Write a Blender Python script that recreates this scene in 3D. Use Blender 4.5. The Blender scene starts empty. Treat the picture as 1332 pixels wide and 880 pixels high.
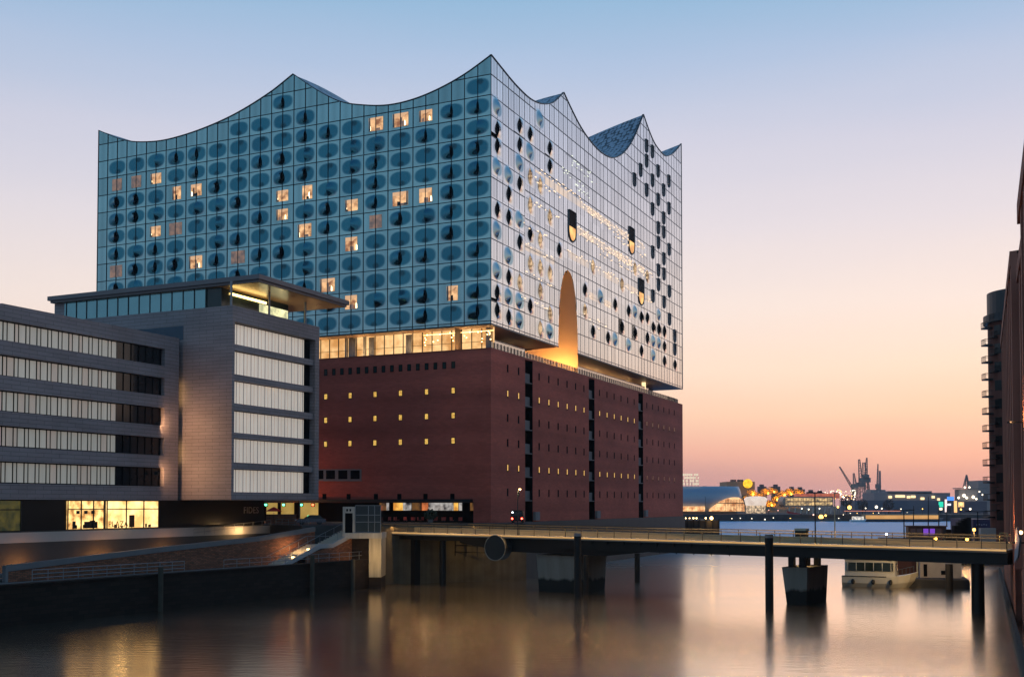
import bpy, bmesh, math, random
from mathutils import Matrix, Vector
R = math.radians
random.seed(7)
sc = bpy.context.scene
col = sc.collection

# ------------------------------------------------------------------ camera
F, TH, HC, YH = 1433.0, R(1.8), 12.0, 655.0        # focal length in px of a 1332 px wide frame, pitch, eye height above the water
PY = YH - F * math.tan(TH)
cam = bpy.data.cameras.new('camera')
cam.sensor_width = 36.0
cam.lens = 36.0 * F / 1332.0
cam.shift_y = (PY - 440.0) / 1332.0
cam.clip_start = 0.5
cam.clip_end = 20000
camo = bpy.data.objects.new('camera', cam)
camo.location = (0, 0, HC)
camo.rotation_euler = (R(90) + TH, 0, 0)
col.objects.link(camo)
sc.camera = camo

# ------------------------------------------------------------------ sky
def lin(c):
    return tuple((x / 255 / 12.92) if x / 255 <= 0.04045 else ((x / 255 + 0.055) / 1.055) ** 2.4 for x in c)
w = bpy.data.worlds.new('World'); sc.world = w; w.use_nodes = True
wt = w.node_tree; wt.nodes.clear()
def wn(t): return wt.nodes.new(t)
def wm(op, a, b=None, c=None):
    n = wn('ShaderNodeMath'); n.operation = op
    for i, v in enumerate((a, b, c)):
        if v is None: continue
        if isinstance(v, (int, float)): n.inputs[i].default_value = v
        else: wt.links.new(v, n.inputs[i])
    return n.outputs[0]
tc = wn('ShaderNodeTexCoord'); sp = wn('ShaderNodeSeparateXYZ'); wt.links.new(tc.outputs['Generated'], sp.inputs[0])
zc = wm('MAXIMUM', wm('MINIMUM', sp.outputs[2], 1.0), -1.0)
elev = wm('MULTIPLY', wm('ARCSINE', zc), 2 / math.pi)                 # 0 at the horizon .. 1 overhead
def ramp(stops):
    n = wn('ShaderNodeValToRGB'); el = n.color_ramp.elements
    el[0].position = stops[0][0] / 90; el[0].color = lin(stops[0][1]) + (1,)
    el[1].position = stops[-1][0] / 90; el[1].color = lin(stops[-1][1]) + (1,)
    for p, c in stops[1:-1]:
        e = el.new(p / 90); e.color = lin(c) + (1,)
    return n
nz = wn('ShaderNodeTexNoise'); nz.inputs['Scale'].default_value = 2.2; nz.inputs['Detail'].default_value = 4
mp = wn('ShaderNodeMapping'); mp.inputs['Scale'].default_value = (1, 1, 7)
wt.links.new(tc.outputs['Generated'], mp.inputs[0]); wt.links.new(mp.outputs[0], nz.inputs['Vector'])
el2 = wm('ADD', elev, wm('MULTIPLY', wm('SUBTRACT', nz.outputs[0], 0.5), 0.022))
west = ramp([(0, (188, 150, 158)), (1.2, (212, 160, 156)), (2.6, (240, 181, 162)), (4.6, (250, 207, 179)), (7, (250, 222, 201)), (10, (244, 226, 217)),
             (14, (226, 217, 222)), (18, (205, 205, 221)), (22, (172, 191, 219)), (25, (144, 181, 213)), (34, (112, 162, 204)), (90, (66, 108, 160))])
east = ramp([(0, (112, 126, 150)), (6, (128, 146, 172)), (14, (128, 164, 190)), (30, (104, 150, 184)), (60, (78, 122, 164)), (90, (66, 108, 160))])
wt.links.new(el2, west.inputs[0]); wt.links.new(el2, east.inputs[0])
WD = Vector((0.33, 0.944))
ct = wm('ADD', wm('MULTIPLY', sp.outputs[0], WD.x), wm('MULTIPLY', sp.outputs[1], WD.y))
fac = wn('ShaderNodeMapRange'); fac.interpolation_type = 'SMOOTHSTEP'
fac.inputs['From Min'].default_value = -0.45; fac.inputs['From Max'].default_value = 0.9
wt.links.new(ct, fac.inputs['Value'])
mx = wn('ShaderNodeMix'); mx.data_type = 'RGBA'
wt.links.new(fac.outputs[0], mx.inputs['Factor']); wt.links.new(east.outputs[0], mx.inputs['A']); wt.links.new(west.outputs[0], mx.inputs['B'])
nish = wn('ShaderNodeTexSky'); nish.sky_type = 'NISHITA'; nish.sun_disc = False
nish.sun_elevation = R(1.5); nish.sun_rotation = R(25)
ad = wn('ShaderNodeMix'); ad.data_type = 'RGBA'; ad.blend_type = 'ADD'; ad.inputs['Factor'].default_value = 0.008
wt.links.new(mx.outputs['Result'], ad.inputs['A']); wt.links.new(nish.outputs[0], ad.inputs['B'])
bg = wn('ShaderNodeBackground'); bg.inputs['Strength'].default_value = 1.06
wo = wn('ShaderNodeOutputWorld')
wt.links.new(ad.outputs['Result'], bg.inputs['Color']); wt.links.new(bg.outputs[0], wo.inputs['Surface'])

sl = bpy.data.lights.new('sun', 'SUN'); sl.energy = 0.06; sl.angle = R(30); sl.color = (1.0, 0.62, 0.45)
so = bpy.data.objects.new('sun', sl); col.objects.link(so)
sd = Vector((0.42, 0.90, 0.09)).normalized()
so.rotation_euler = (-sd).to_track_quat('-Z', 'Y').to_euler()

vs = sc.view_settings
vs.view_transform = 'Standard'; vs.look = 'None'; vs.exposure = 0.0; vs.gamma = 1.0; vs.use_curve_mapping = False
sc.cycles.use_denoising = True
sc.cycles.max_bounces = 6; sc.cycles.diffuse_bounces = 2; sc.cycles.glossy_bounces = 4
sc.cycles.sample_clamp_indirect = 4.0
sc.cycles.caustics_reflective = False; sc.cycles.caustics_refractive = False

# ------------------------------------------------------------------ survey helpers: a sight line of the photo met with a real plane
def ray(px, py):
    x = (px - 666) / F; yu = (PY - py) / F
    return (x, math.cos(TH) - yu * math.sin(TH), math.sin(TH) + yu * math.cos(TH))
def atY(px, py, Y):
    d = ray(px, py); k = Y / d[1]; return Vector((d[0] * k, Y, HC + d[2] * k))
def atZ(px, py, z):
    d = ray(px, py); k = (z - HC) / d[2]; return Vector((d[0] * k, d[1] * k, z))
def atP(px, py, P, U):
    d = ray(px, py); n = (U[1], -U[0]); k = (P[0] * n[0] + P[1] * n[1]) / (d[0] * n[0] + d[1] * n[1])
    return ((d[0] * k - P[0]) * U[0] + (d[1] * k - P[1]) * U[1], HC + d[2] * k)

# ------------------------------------------------------------------ materials
def nodes(m):
    m.use_nodes = True; t = m.node_tree; t.nodes.clear()
    o = t.nodes.new('ShaderNodeOutputMaterial'); b = t.nodes.new('ShaderNodeBsdfPrincipled'); t.links.new(b.outputs[0], o.inputs[0])
    return t, b
def mth(t, op, a, b=None, c=None, clamp=False):
    n = t.nodes.new('ShaderNodeMath'); n.operation = op; n.use_clamp = clamp
    for i, v in enumerate((a, b, c)):
        if v is None: continue
        if isinstance(v, (int, float)): n.inputs[i].default_value = v
        else: t.links.new(v, n.inputs[i])
    return n.outputs[0]
def mixc(t, f, a, b, mode='MIX'):
    n = t.nodes.new('ShaderNodeMix'); n.data_type = 'RGBA'; n.blend_type = mode
    for k, v in (('Factor', f), ('A', a), ('B', b)):
        if isinstance(v, (int, float)): n.inputs[k].default_value = v
        elif isinstance(v, tuple): n.inputs[k].default_value = v if len(v) == 4 else v + (1,)
        else: t.links.new(v, n.inputs[k])
    return n.outputs['Result']
def noise(t, vec, scale, detail=4, rough=0.55):
    n = t.nodes.new('ShaderNodeTexNoise'); n.inputs['Scale'].default_value = scale; n.inputs['Detail'].default_value = detail; n.inputs['Roughness'].default_value = rough
    t.links.new(vec, n.inputs['Vector']); return n.outputs[0]
def mapv(t, vec, s):
    n = t.nodes.new('ShaderNodeMapping'); n.inputs['Scale'].default_value = s; t.links.new(vec, n.inputs[0]); return n.outputs[0]
MATS = {}
def mat(name, c, rough=0.6, metal=0.0, amp=0.25, ns=0.6, streak=None, bump=0.0, spec=0.4, coat=0.0):
    """plain surface with uneven tone: noise at one scale, and optional vertical streaks"""
    if name in MATS: return MATS[name]
    m = bpy.data.materials.new(name); t, b = nodes(m)
    g = t.nodes.new('ShaderNodeTexCoord'); v = g.outputs['Object']
    n = noise(t, v, ns)
    f = mth(t, 'ADD', mth(t, 'MULTIPLY', mth(t, 'SUBTRACT', n, 0.5), 2 * amp), 1.0)
    if streak:
        n2 = noise(t, mapv(t, v, (1.0, 1.0, 0.06)), streak, 3)
        f = mth(t, 'MULTIPLY', f, mth(t, 'ADD', mth(t, 'MULTIPLY', mth(t, 'SUBTRACT', n2, 0.5), 1.0), 1.0))
    vm = t.nodes.new('ShaderNodeVectorMath'); vm.operation = 'SCALE'; vm.inputs[0].default_value = c[:3]; t.links.new(f, vm.inputs['Scale'])
    t.links.new(vm.outputs[0], b.inputs['Base Color'])
    b.inputs['Roughness'].default_value = rough; b.inputs['Metallic'].default_value = metal; b.inputs['Specular IOR Level'].default_value = spec
    b.inputs['Coat Weight'].default_value = coat
    if bump:
        bn = t.nodes.new('ShaderNodeBump'); bn.inputs['Strength'].default_value = bump; t.links.new(n, bn.inputs['Height']); t.links.new(bn.outputs[0], b.inputs['Normal'])
    MATS[name] = m; return m
def glow(name, c, s, c2=None, ns=0.5, dark=0.0):
    """something that gives off light: lamps, lit rooms"""
    if name in MATS: return MATS[name]
    m = bpy.data.materials.new(name); t, b = nodes(m)
    b.inputs['Base Color'].default_value = (0.02, 0.02, 0.02, 1); b.inputs['Roughness'].default_value = 0.3
    if c2:
        g = t.nodes.new('ShaderNodeTexCoord'); oi = t.nodes.new('ShaderNodeObjectInfo')
        va = t.nodes.new('ShaderNodeVectorMath'); va.operation = 'ADD'; t.links.new(g.outputs['Object'], va.inputs[0])
        cx = t.nodes.new('ShaderNodeCombineXYZ')
        for i in range(3): t.links.new(mth(t, 'MULTIPLY', oi.outputs['Random'], 57.0 + 13 * i), cx.inputs[i])
        t.links.new(cx.outputs[0], va.inputs[1])
        n = noise(t, va.outputs[0], ns, 3)
        k = mth(t, 'MULTIPLY', mth(t, 'SUBTRACT', n, 0.36), 3.6, clamp=True)
        t.links.new(mixc(t, k, c2, c), b.inputs['Emission Color'])
    else: b.inputs['Emission Color'].default_value = tuple(c) + (1,)
    b.inputs['Emission Strength'].default_value = s
    MATS[name] = m; return m
def bricky(name, c, mortar, bw, rh, ms, amp=0.2, rough=0.75, big=0.08, metal=0.0, band=0.0, spec=0.3):
    """running courses on vertical walls that follow the quay grid"""
    if name in MATS: return MATS[name]
    m = bpy.data.materials.new(name); t, b = nodes(m)
    g = t.nodes.new('ShaderNodeTexCoord'); s = t.nodes.new('ShaderNodeSeparateXYZ'); t.links.new(g.outputs['Object'], s.inputs[0])
    u = mth(t, 'ADD', mth(t, 'MULTIPLY', s.outputs[0], GU[0] + GV[0]), mth(t, 'MULTIPLY', s.outputs[1], GU[1] + GV[1]))
    cx = t.nodes.new('ShaderNodeCombineXYZ'); t.links.new(u, cx.inputs[0]); t.links.new(s.outputs[2], cx.inputs[1])
    br = t.nodes.new('ShaderNodeTexBrick'); br.inputs['Scale'].default_value = 1.0
    br.inputs['Brick Width'].default_value = bw; br.inputs['Row Height'].default_value = rh; br.inputs['Mortar Size'].default_value = ms
    br.inputs['Color1'].default_value = tuple(x * (1 - amp) for x in c) + (1,); br.inputs['Color2'].default_value = tuple(x * (1 + amp) for x in c) + (1,)
    br.inputs['Mortar'].default_value = mortar + (1,)
    t.links.new(cx.outputs[0], br.inputs['Vector'])
    n = noise(t, mapv(t, g.outputs['Object'], (1, 1, 2.2)), big, 6, 0.62)
    f = mth(t, 'ADD', mth(t, 'MULTIPLY', mth(t, 'SUBTRACT', n, 0.5), 0.9), 1.0)
    if band:
        n2 = noise(t, mapv(t, g.outputs['Object'], (0.02, 0.02, 1.0)), 0.35, 2)
        f = mth(t, 'MULTIPLY', f, mth(t, 'ADD', mth(t, 'MULTIPLY', mth(t, 'SUBTRACT', n2, 0.5), band), 1.0))
    vm = t.nodes.new('ShaderNodeVectorMath'); vm.operation = 'SCALE'; t.links.new(br.outputs[0], vm.inputs[0]); t.links.new(f, vm.inputs['Scale'])
    t.links.new(vm.outputs[0], b.inputs['Base Color'])
    b.inputs['Roughness'].default_value = rough; b.inputs['Metallic'].default_value = metal; b.inputs['Specular IOR Level'].default_value = spec
    MATS[name] = m; return m

# ------------------------------------------------------------------ mesh helpers
class Fr:
    """a local frame: x along the face to the right, y into the building, z up"""
    def __init__(s, o, X, Y): s.o = Vector((o[0], o[1], 0)); s.X = Vector((X[0], X[1], 0)); s.Y = Vector((Y[0], Y[1], 0))
    def P(s, x, y, z): return s.o + s.X * x + s.Y * y + Vector((0, 0, z))
    def M(s, x, y, z):
        p = s.P(x, y, z); m = Matrix.Identity(4)
        for i in range(3): m[i][0] = s.X[i]; m[i][1] = s.Y[i]; m[i][3] = p[i]
        return m
WF = Fr((0, 0), (1, 0), (0, 1))
class MB:
    def __init__(s): s.v = []; s.f = []; s.uv = []; s.mi = []
    def quad(s, *p, uv=None, mi=0):
        i = len(s.v); s.v += [tuple(q) for q in p]; s.f.append(tuple(range(i, i + len(p)))); s.uv.append(uv); s.mi.append(mi)
    def box(s, x0, x1, y0, y1, z0, z1, fr=WF, mi=0):
        c = [fr.P(x, y, z) for z in (z0, z1) for x, y in ((x0, y0), (x1, y0), (x1, y1), (x0, y1))]
        for f in ((3, 2, 1, 0), (4, 5, 6, 7), (0, 1, 5, 4), (1, 2, 6, 5), (2, 3, 7, 6), (3, 0, 4, 7)): s.quad(*[c[i] for i in f], mi=mi)
        return s
    def prism(s, pts, z0, z1, mi=0):
        """vertical prism over plan points (x, y); z0/z1 numbers or lists"""
        n = len(pts); a = z0 if isinstance(z0, (list, tuple)) else [z0] * n; b = z1 if isinstance(z1, (list, tuple)) else [z1] * n
        lo = [(p[0], p[1], a[i]) for i, p in enumerate(pts)]; hi = [(p[0], p[1], b[i]) for i, p in enumerate(pts)]
        s.quad(*hi, mi=mi); s.quad(*lo[::-1], mi=mi)
        for i in range(n): j = (i + 1) % n; s.quad(lo[i], lo[j], hi[j], hi[i], mi=mi)
        return s
    def loft(s, rings, cap=True, closed=True, mi=0):
        n = len(rings[0])
        for a, b in zip(rings, rings[1:]):
            for i in range(n if closed else n - 1):
                j = (i + 1) % n; s.quad(a[i], a[j], b[j], b[i], mi=mi)
        if cap: s.quad(*rings[0][::-1], mi=mi); s.quad(*rings[-1], mi=mi)
        return s
    def tube(s, pts, r, n=8, mi=0):
        pts = [Vector(p) for p in pts]; rr = r if isinstance(r, (list, tuple)) else [r] * len(pts); rings = []
        for i, p in enumerate(pts):
            d = (pts[min(i + 1, len(pts) - 1)] - pts[max(i - 1, 0)]).normalized()
            a = d.cross(Vector((0, 0, 1)) if abs(d.z) < 0.9 else Vector((1, 0, 0))).normalized(); b = d.cross(a)
            rings.append([p + (a * math.cos(k * 2 * math.pi / n) + b * math.sin(k * 2 * math.pi / n)) * rr[i] for k in range(n)])
        return s.loft(rings, mi=mi)
    def cyl(s, x, y, z0, z1, r0, r1=None, n=16, mi=0):
        r1 = r0 if r1 is None else r1
        return s.loft([[Vector((x + r * math.cos(k * 2 * math.pi / n), y + r * math.sin(k * 2 * math.pi / n), z)) for k in range(n)] for r, z in ((r0, z0), (r1, z1))], mi=mi)
    def ball(s, c, r, n=8, m=6, sz=1.0, mi=0):
        rings = [[Vector((c[0] + r * math.sin(a) * math.cos(k * 2 * math.pi / n), c[1] + r * math.sin(a) * math.sin(k * 2 * math.pi / n), c[2] - r * sz * math.cos(a))) for k in range(n)]
                 for a in [math.pi * (i + 0.02) / (m + 0.04) for i in range(m + 1)]]
        return s.loft(rings, mi=mi)
    def mesh(s, name, mats, smooth=False):
        me = bpy.data.meshes.new(name); me.from_pydata(s.v, [], s.f)
        for m in (mats if isinstance(mats, (list, tuple)) else [mats]): me.materials.append(m)
        if any(s.uv):
            l = me.uv_layers.new(name='UVMap'); k = 0
            for f, u in zip(s.f, s.uv):
                for i in range(len(f)): l.data[k].uv = u[i] if u else (0, 0); k += 1
        for p, i in zip(me.polygons, s.mi): p.material_index = i; p.use_smooth = smooth
        if smooth:
            bm = bmesh.new(); bm.from_mesh(me); bmesh.ops.remove_doubles(bm, verts=bm.verts, dist=1e-4); bm.to_mesh(me); bm.free()
        me.validate(); me.update(); return me
    def build(s, name, mats, parent=None, smooth=False, label=None):
        o = bpy.data.objects.new(name, s.mesh(name, mats, smooth)); col.objects.link(o)
        if parent is not None: hang(o, parent)
        if label: o['label'] = label
        return o
def hang(o, p):
    o.parent = p
    if p.type == 'EMPTY': o.matrix_parent_inverse = Matrix.Translation(-p.location)     # parts are modelled in place
def place(name, me, M, parent):
    o = bpy.data.objects.new(name, me); col.objects.link(o); hang(o, parent); o.matrix_basis = M; return o
def tag(o, label, cat, group=None, kind=None):
    o['label'] = label; o['category'] = cat
    if group: o['group'] = group
    if kind: o['kind'] = kind
    return o
def thing(name, label, cat, loc=(0, 0, 0), group=None):
    o = bpy.data.objects.new(name, None); o.location = loc; col.objects.link(o); return tag(o, label, cat, group)
def struct(o): o['kind'] = 'structure'; return o
def copy_tree(o, parent=None):
    c = o.copy(); col.objects.link(c)
    if parent is not None: c.parent = parent
    for ch in list(o.children): copy_tree(ch, c)
    return c
def lamp(name, loc, e, c=(1, 0.62, 0.25), r=0.3, parent=None, d=(0, 0, -1), size=None):
    """a shaded lamp head: a disc (or a strip, size = (length, width, direction)) that shines one way"""
    l = bpy.data.lights.new(name, 'AREA'); l.energy = e * 0.35; l.color = c
    if size: l.shape = 'RECTANGLE'; l.size, l.size_y = size[0], size[1]
    else: l.shape = 'DISK'; l.size = 2 * r
    o = bpy.data.objects.new(name, l); col.objects.link(o); o.location = loc
    if size: o.rotation_euler = (0, 0, size[2])
    else: o.rotation_euler = Vector(d).to_track_quat('-Z', 'Y').to_euler()
    if parent is not None: hang(o, parent)
    return o

# ------------------------------------------------------------------ the quay grid
C0 = atY(638.7, 420, 180)                                   # near corner of the glass body, its lower edge
GU = Vector((0.41764, 0.90861)); GV = Vector((-0.90861, 0.41764))
NF = Fr(C0, GU, GV)                                         # canal (north) side
EF = Fr(C0, -GV, GU)                                        # street (east) side: x = -s
ZG, ZB, ZP = 41.64, 37.62, 8.9                              # lower edge of the glass, top of the brick, street level
LE, LN = 86.3, 113.4

# colours
M_brick = bricky('dark_red_brick', (0.45, 0.102, 0.07), (0.36, 0.095, 0.068), 0.9, 0.3, 0.012, 0.08, 0.8, 0.07, band=0.9)
M_clad = bricky('grey_stone_cladding', (0.30, 0.245, 0.245), (0.12, 0.1, 0.1), 2.3, 0.47, 0.022, 0.06, 0.6, 0.12)
M_black = mat('black_metal', (0.012, 0.012, 0.014), 0.5, 0, 0.2)
M_dark = mat('dark_opening', (0.006, 0.006, 0.008), 0.9, 0, 0.2, spec=0.03)
M_line = mat('blue_black_joint', (0.012, 0.022, 0.032), 0.45, 0, 0.15)
M_conc = mat('pale_concrete', (0.42, 0.39, 0.35), 0.8, 0, 0.25, 0.7, streak=1.4)
M_concd = mat('grey_concrete', (0.21, 0.2, 0.2), 0.85, 0, 0.3, 0.5, streak=1.0)
M_steel = mat('dark_bridge_steel', (0.010, 0.009, 0.009), 0.5, 0.2, 0.3)
M_white = mat('white_paint', (0.75, 0.73, 0.70), 0.5, 0, 0.08)
M_greym = mat('grey_metal', (0.25, 0.25, 0.26), 0.45, 0.5, 0.15)
M_pile = mat('dark_timber_and_steel', (0.010, 0.008, 0.007), 0.7, 0, 0.5, 2.0)
M_asph = mat('asphalt', (0.05, 0.05, 0.052), 0.75, 0, 0.3, 0.8)
M_pave = mat('paving', (0.14, 0.13, 0.125), 0.8, 0, 0.25, 0.5)
M_quay = bricky('old_quay_masonry', (0.02, 0.012, 0.009), (0.012, 0.009, 0.007), 1.2, 0.45, 0.03, 0.3, 0.9, 0.3)
M_fbrick = bricky('promenade_brick', (0.26, 0.095, 0.05), (0.09, 0.06, 0.045), 0.5, 0.18, 0.03, 0.35, 0.85, 0.4)
M_warm = glow('warm_lamp', (1.0, 0.55, 0.2), 14.0)
M_cool = glow('white_lamp', (0.9, 0.95, 1.0), 14.0)

def glass_mat(name, c1, c2, sm, rough, uvscale):
    """printed facade glass: pale dotted ground, clear dark oval in the middle of each module, soft edge"""
    m = bpy.data.materials.new(name); t, b = nodes(m)
    g = t.nodes.new('ShaderNodeTexCoord'); s = t.nodes.new('ShaderNodeSeparateXYZ'); t.links.new(g.outputs['UV'], s.inputs[0])
    oi = t.nodes.new('ShaderNodeObjectInfo'); rn = oi.outputs['Random']
    p = mth(t, 'ABSOLUTE', mth(t, 'MULTIPLY', mth(t, 'SUBTRACT', s.outputs[0], 0.5), 2.0))
    q = mth(t, 'ABSOLUTE', mth(t, 'MULTIPLY', mth(t, 'SUBTRACT', s.outputs[1], mth(t, 'ADD', 0.47, mth(t, 'MULTIPLY', rn, 0.05))), 2.0))
    r2 = mth(t, 'FRACT', mth(t, 'MULTIPLY', rn, 17.3))
    a = mth(t, 'POWER', mth(t, 'DIVIDE', p, mth(t, 'ADD', 0.80, mth(t, 'MULTIPLY', rn, 0.1))), 2.5)
    c = mth(t, 'POWER', mth(t, 'DIVIDE', q, mth(t, 'ADD', 0.74, mth(t, 'MULTIPLY', r2, 0.1))), 2.5)
    rr = mth(t, 'ADD', a, c)
    mr = t.nodes.new('ShaderNodeMapRange'); mr.interpolation_type = 'SMOOTHSTEP'
    mr.inputs['From Min'].default_value = 1.22; mr.inputs['From Max'].default_value = 0.6; t.links.new(rr, mr.inputs['Value'])
    du = mth(t, 'MULTIPLY', mth(t, 'SUBTRACT', s.outputs[0], mth(t, 'ADD', 0.5, mth(t, 'MULTIPLY', mth(t, 'SUBTRACT', r2, 0.35), 0.16))), 6.0)
    dv = mth(t, 'MULTIPLY', mth(t, 'SUBTRACT', s.outputs[1], mth(t, 'ADD', 0.24, mth(t, 'MULTIPLY', mth(t, 'GREATER_THAN', r2, 0.72), 0.5))), 5.0)
    dd = mth(t, 'ADD', mth(t, 'MULTIPLY', du, du), mth(t, 'MULTIPLY', dv, dv))
    ms = t.nodes.new('ShaderNodeMapRange'); ms.interpolation_type = 'SMOOTHSTEP'
    ms.inputs['From Min'].default_value = 1.0; ms.inputs['From Max'].default_value = 0.1; t.links.new(dd, ms.inputs['Value'])
    base = mixc(t, mr.outputs[0], c1, c2)
    base = mixc(t, mth(t, 'MULTIPLY', ms.outputs[0], mth(t, 'MULTIPLY', mr.outputs[0], sm)), base, (0.02, 0.025, 0.03, 1))
    base = mixc(t, 1.0, base, mixc(t, rn, (0.86, 0.88, 0.9, 1), (1.08, 1.06, 1.04, 1)), 'MULTIPLY')
    t.links.new(base, b.inputs['Base Color'])
    b.inputs['Metallic'].default_value = 0.9; b.inputs['Roughness'].default_value = rough
    MATS[name] = m; return m
CE1, CE2 = (0.37, 0.52, 0.525, 1), (0.05, 0.19, 0.25, 1)
CN1, CN2 = (0.80, 0.82, 0.84, 1), (0.20, 0.36, 0.46, 1)  # same glass as the street side; bright sky reflection put into its tint
M_ge = glass_mat('east_printed_glass', CE1, CE2, 0.6, 0.13, 1)
M_gnb = glass_mat('north_blue_glass', CN1, (0.26, 0.42, 0.5, 1), 0.2, 0.16, 1); M_gn = glass_mat('north_printed_glass', CN1, (0.6, 0.65, 0.68, 1), 0.0, 0.16, 1)  # blue reflection of the bulged panes put into their oval tint
def pane_mat(name, c1, x0, pitch, rough):
    """plain printed panes: every pane a touch different"""
    m = bpy.data.materials.new(name); t, b = nodes(m)
    g = t.nodes.new('ShaderNodeTexCoord'); s = t.nodes.new('ShaderNodeSeparateXYZ'); t.links.new(g.outputs['UV'], s.inputs[0])
    cu = mth(t, 'FLOOR', mth(t, 'DIVIDE', s.outputs[0], pitch)); cv = mth(t, 'FLOOR', mth(t, 'DIVIDE', mth(t, 'SUBTRACT', s.outputs[1], 0.4), 3.41))
    cx = t.nodes.new('ShaderNodeCombineXYZ'); t.links.new(cu, cx.inputs[0]); t.links.new(cv, cx.inputs[1])
    wnz = t.nodes.new('ShaderNodeTexWhiteNoise'); wnz.noise_dimensions = '2D'; t.links.new(cx.outputs[0], wnz.inputs['Vector'])
    f = mth(t, 'ADD', mth(t, 'MULTIPLY', wnz.outputs[0], 0.26), 0.86)
    edge = mth(t, 'ABSOLUTE', mth(t, 'SUBTRACT', mth(t, 'FRACT', mth(t, 'DIVIDE', s.outputs[0], pitch)), 0.5))
    f = mth(t, 'MULTIPLY', f, mth(t, 'ADD', 0.82, mth(t, 'MULTIPLY', edge, x0)))
    vm = t.nodes.new('ShaderNodeVectorMath'); vm.operation = 'SCALE'; vm.inputs[0].default_value = c1[:3]; t.links.new(f, vm.inputs['Scale'])
    t.links.new(vm.outputs[0], b.inputs['Base Color']); b.inputs['Metallic'].default_value = 0.9; b.inputs['Roughness'].default_value = rough
    return m
PE, PN = LE / 35, LN / 50
M_pe = pane_mat('east_plain_glass', CE1, 0.45, PE, 0.13)
M_pn = pane_mat('north_plain_glass', CN1, 0.7, PN, 0.16)

# ==================================================================  SETTING
# water
def water():
    m = bpy.data.materials.new('harbour_water'); t, b = nodes(m)
    g = t.nodes.new('ShaderNodeTexCoord'); v = g.outputs['Object']; s = t.nodes.new('ShaderNodeSeparateXYZ'); t.links.new(v, s.inputs[0])
    b.inputs['IOR'].default_value = 1.4
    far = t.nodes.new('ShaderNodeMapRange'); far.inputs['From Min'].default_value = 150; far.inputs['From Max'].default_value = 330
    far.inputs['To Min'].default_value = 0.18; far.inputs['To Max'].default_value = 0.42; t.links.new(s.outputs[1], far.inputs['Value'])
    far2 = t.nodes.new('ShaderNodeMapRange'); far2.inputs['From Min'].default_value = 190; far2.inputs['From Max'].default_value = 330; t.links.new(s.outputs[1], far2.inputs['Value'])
    t.links.new(mixc(t, far2.outputs[0], (0.03, 0.024, 0.016, 1), (0.07, 0.41, 0.68, 1)), b.inputs['Base Color'])  # sky reflection on the far water painted in as a blue base
    n = noise(t, mapv(t, v, (0.02, 0.06, 1)), 1.0, 3)
    t.links.new(mth(t, 'ADD', far.outputs[0], mth(t, 'MULTIPLY', mth(t, 'SUBTRACT', n, 0.5), 0.10)), b.inputs['Roughness'])
    n2 = noise(t, mapv(t, v, (0.35, 1.0, 1)), 1.2, 4)
    bn = t.nodes.new('ShaderNodeBump'); bn.inputs['Strength'].default_value = 0.09; bn.inputs['Distance'].default_value = 0.35
    t.links.new(n2, bn.inputs['Height']); t.links.new(bn.outputs[0], b.inputs['Normal'])
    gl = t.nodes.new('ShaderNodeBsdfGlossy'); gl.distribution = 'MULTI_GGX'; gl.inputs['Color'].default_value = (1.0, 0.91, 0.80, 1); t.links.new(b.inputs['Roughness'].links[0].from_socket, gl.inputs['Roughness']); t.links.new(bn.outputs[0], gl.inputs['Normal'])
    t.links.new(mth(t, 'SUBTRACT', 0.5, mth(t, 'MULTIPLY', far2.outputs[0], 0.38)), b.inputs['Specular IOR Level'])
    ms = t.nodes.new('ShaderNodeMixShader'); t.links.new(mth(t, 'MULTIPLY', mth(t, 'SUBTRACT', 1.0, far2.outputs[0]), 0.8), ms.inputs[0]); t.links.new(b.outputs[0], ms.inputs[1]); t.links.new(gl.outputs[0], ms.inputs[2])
    t.links.new(ms.outputs[0], [q for q in t.nodes if q.type == 'OUTPUT_MATERIAL'][0].inputs[0])
    return m
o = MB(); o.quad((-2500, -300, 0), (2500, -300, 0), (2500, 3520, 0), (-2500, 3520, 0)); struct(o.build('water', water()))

# office datum (needed by the street edge)
OA = Vector((-56.626, 122.0)); OF = Fr(OA, GU, GV)          # wing facade along the quay grid
OB = Vector((-37.0, 145.18)); BF = Fr(OB, GU, GV); BL = Fr(OB, -GV, GU)
QP = Vector((-50.0, 107.5)); qd = Vector((30.8, 53.2)).normalized(); qn = Vector((-qd.y, qd.x)); QF = Fr(QP, qd, qn)
def xy(p): return (p[0], p[1])
# street level behind the promenade
S = [xy(OF.P(-70, -0.6, 0)), xy(OF.P(47.6, -0.6, 0)), xy(QF.P(53, 7.5, 0)), xy(QF.P(62.5, 5.0, 0)), (-15.5, 168.2), xy(NF.P(-2, -7, 0)), xy(NF.P(10, -7, 0)), xy(NF.P(10, -0.5, 0)), xy(NF.P(LN, -0.5, 0)), xy(NF.P(LN, 95, 0)), (-260, 330), (-260, 60)]
M_street = mat('street_asphalt', (0.06, 0.057, 0.055), 0.7, 0, 0.3, 0.4)
o = MB().prism(S, -3.0, ZP); struct(o.build('street', M_street))
# lower promenade along the basin
pr = [xy(QF.P(-60, 0.5, 0)), xy(QF.P(61, 0.5, 0)), xy(QF.P(61, 8.5, 0)), xy(QF.P(-60, 22, 0))]
o = MB().prism(pr, -3.0, 3.9); struct(o.build('promenade', M_pave))

# ==================================================================  CONCERT HALL
hall = thing('concert_hall', 'tall glass concert hall with wavy roofline standing on a dark red brick warehouse base', 'building', (C0.x, C0.y, ZP))

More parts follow.
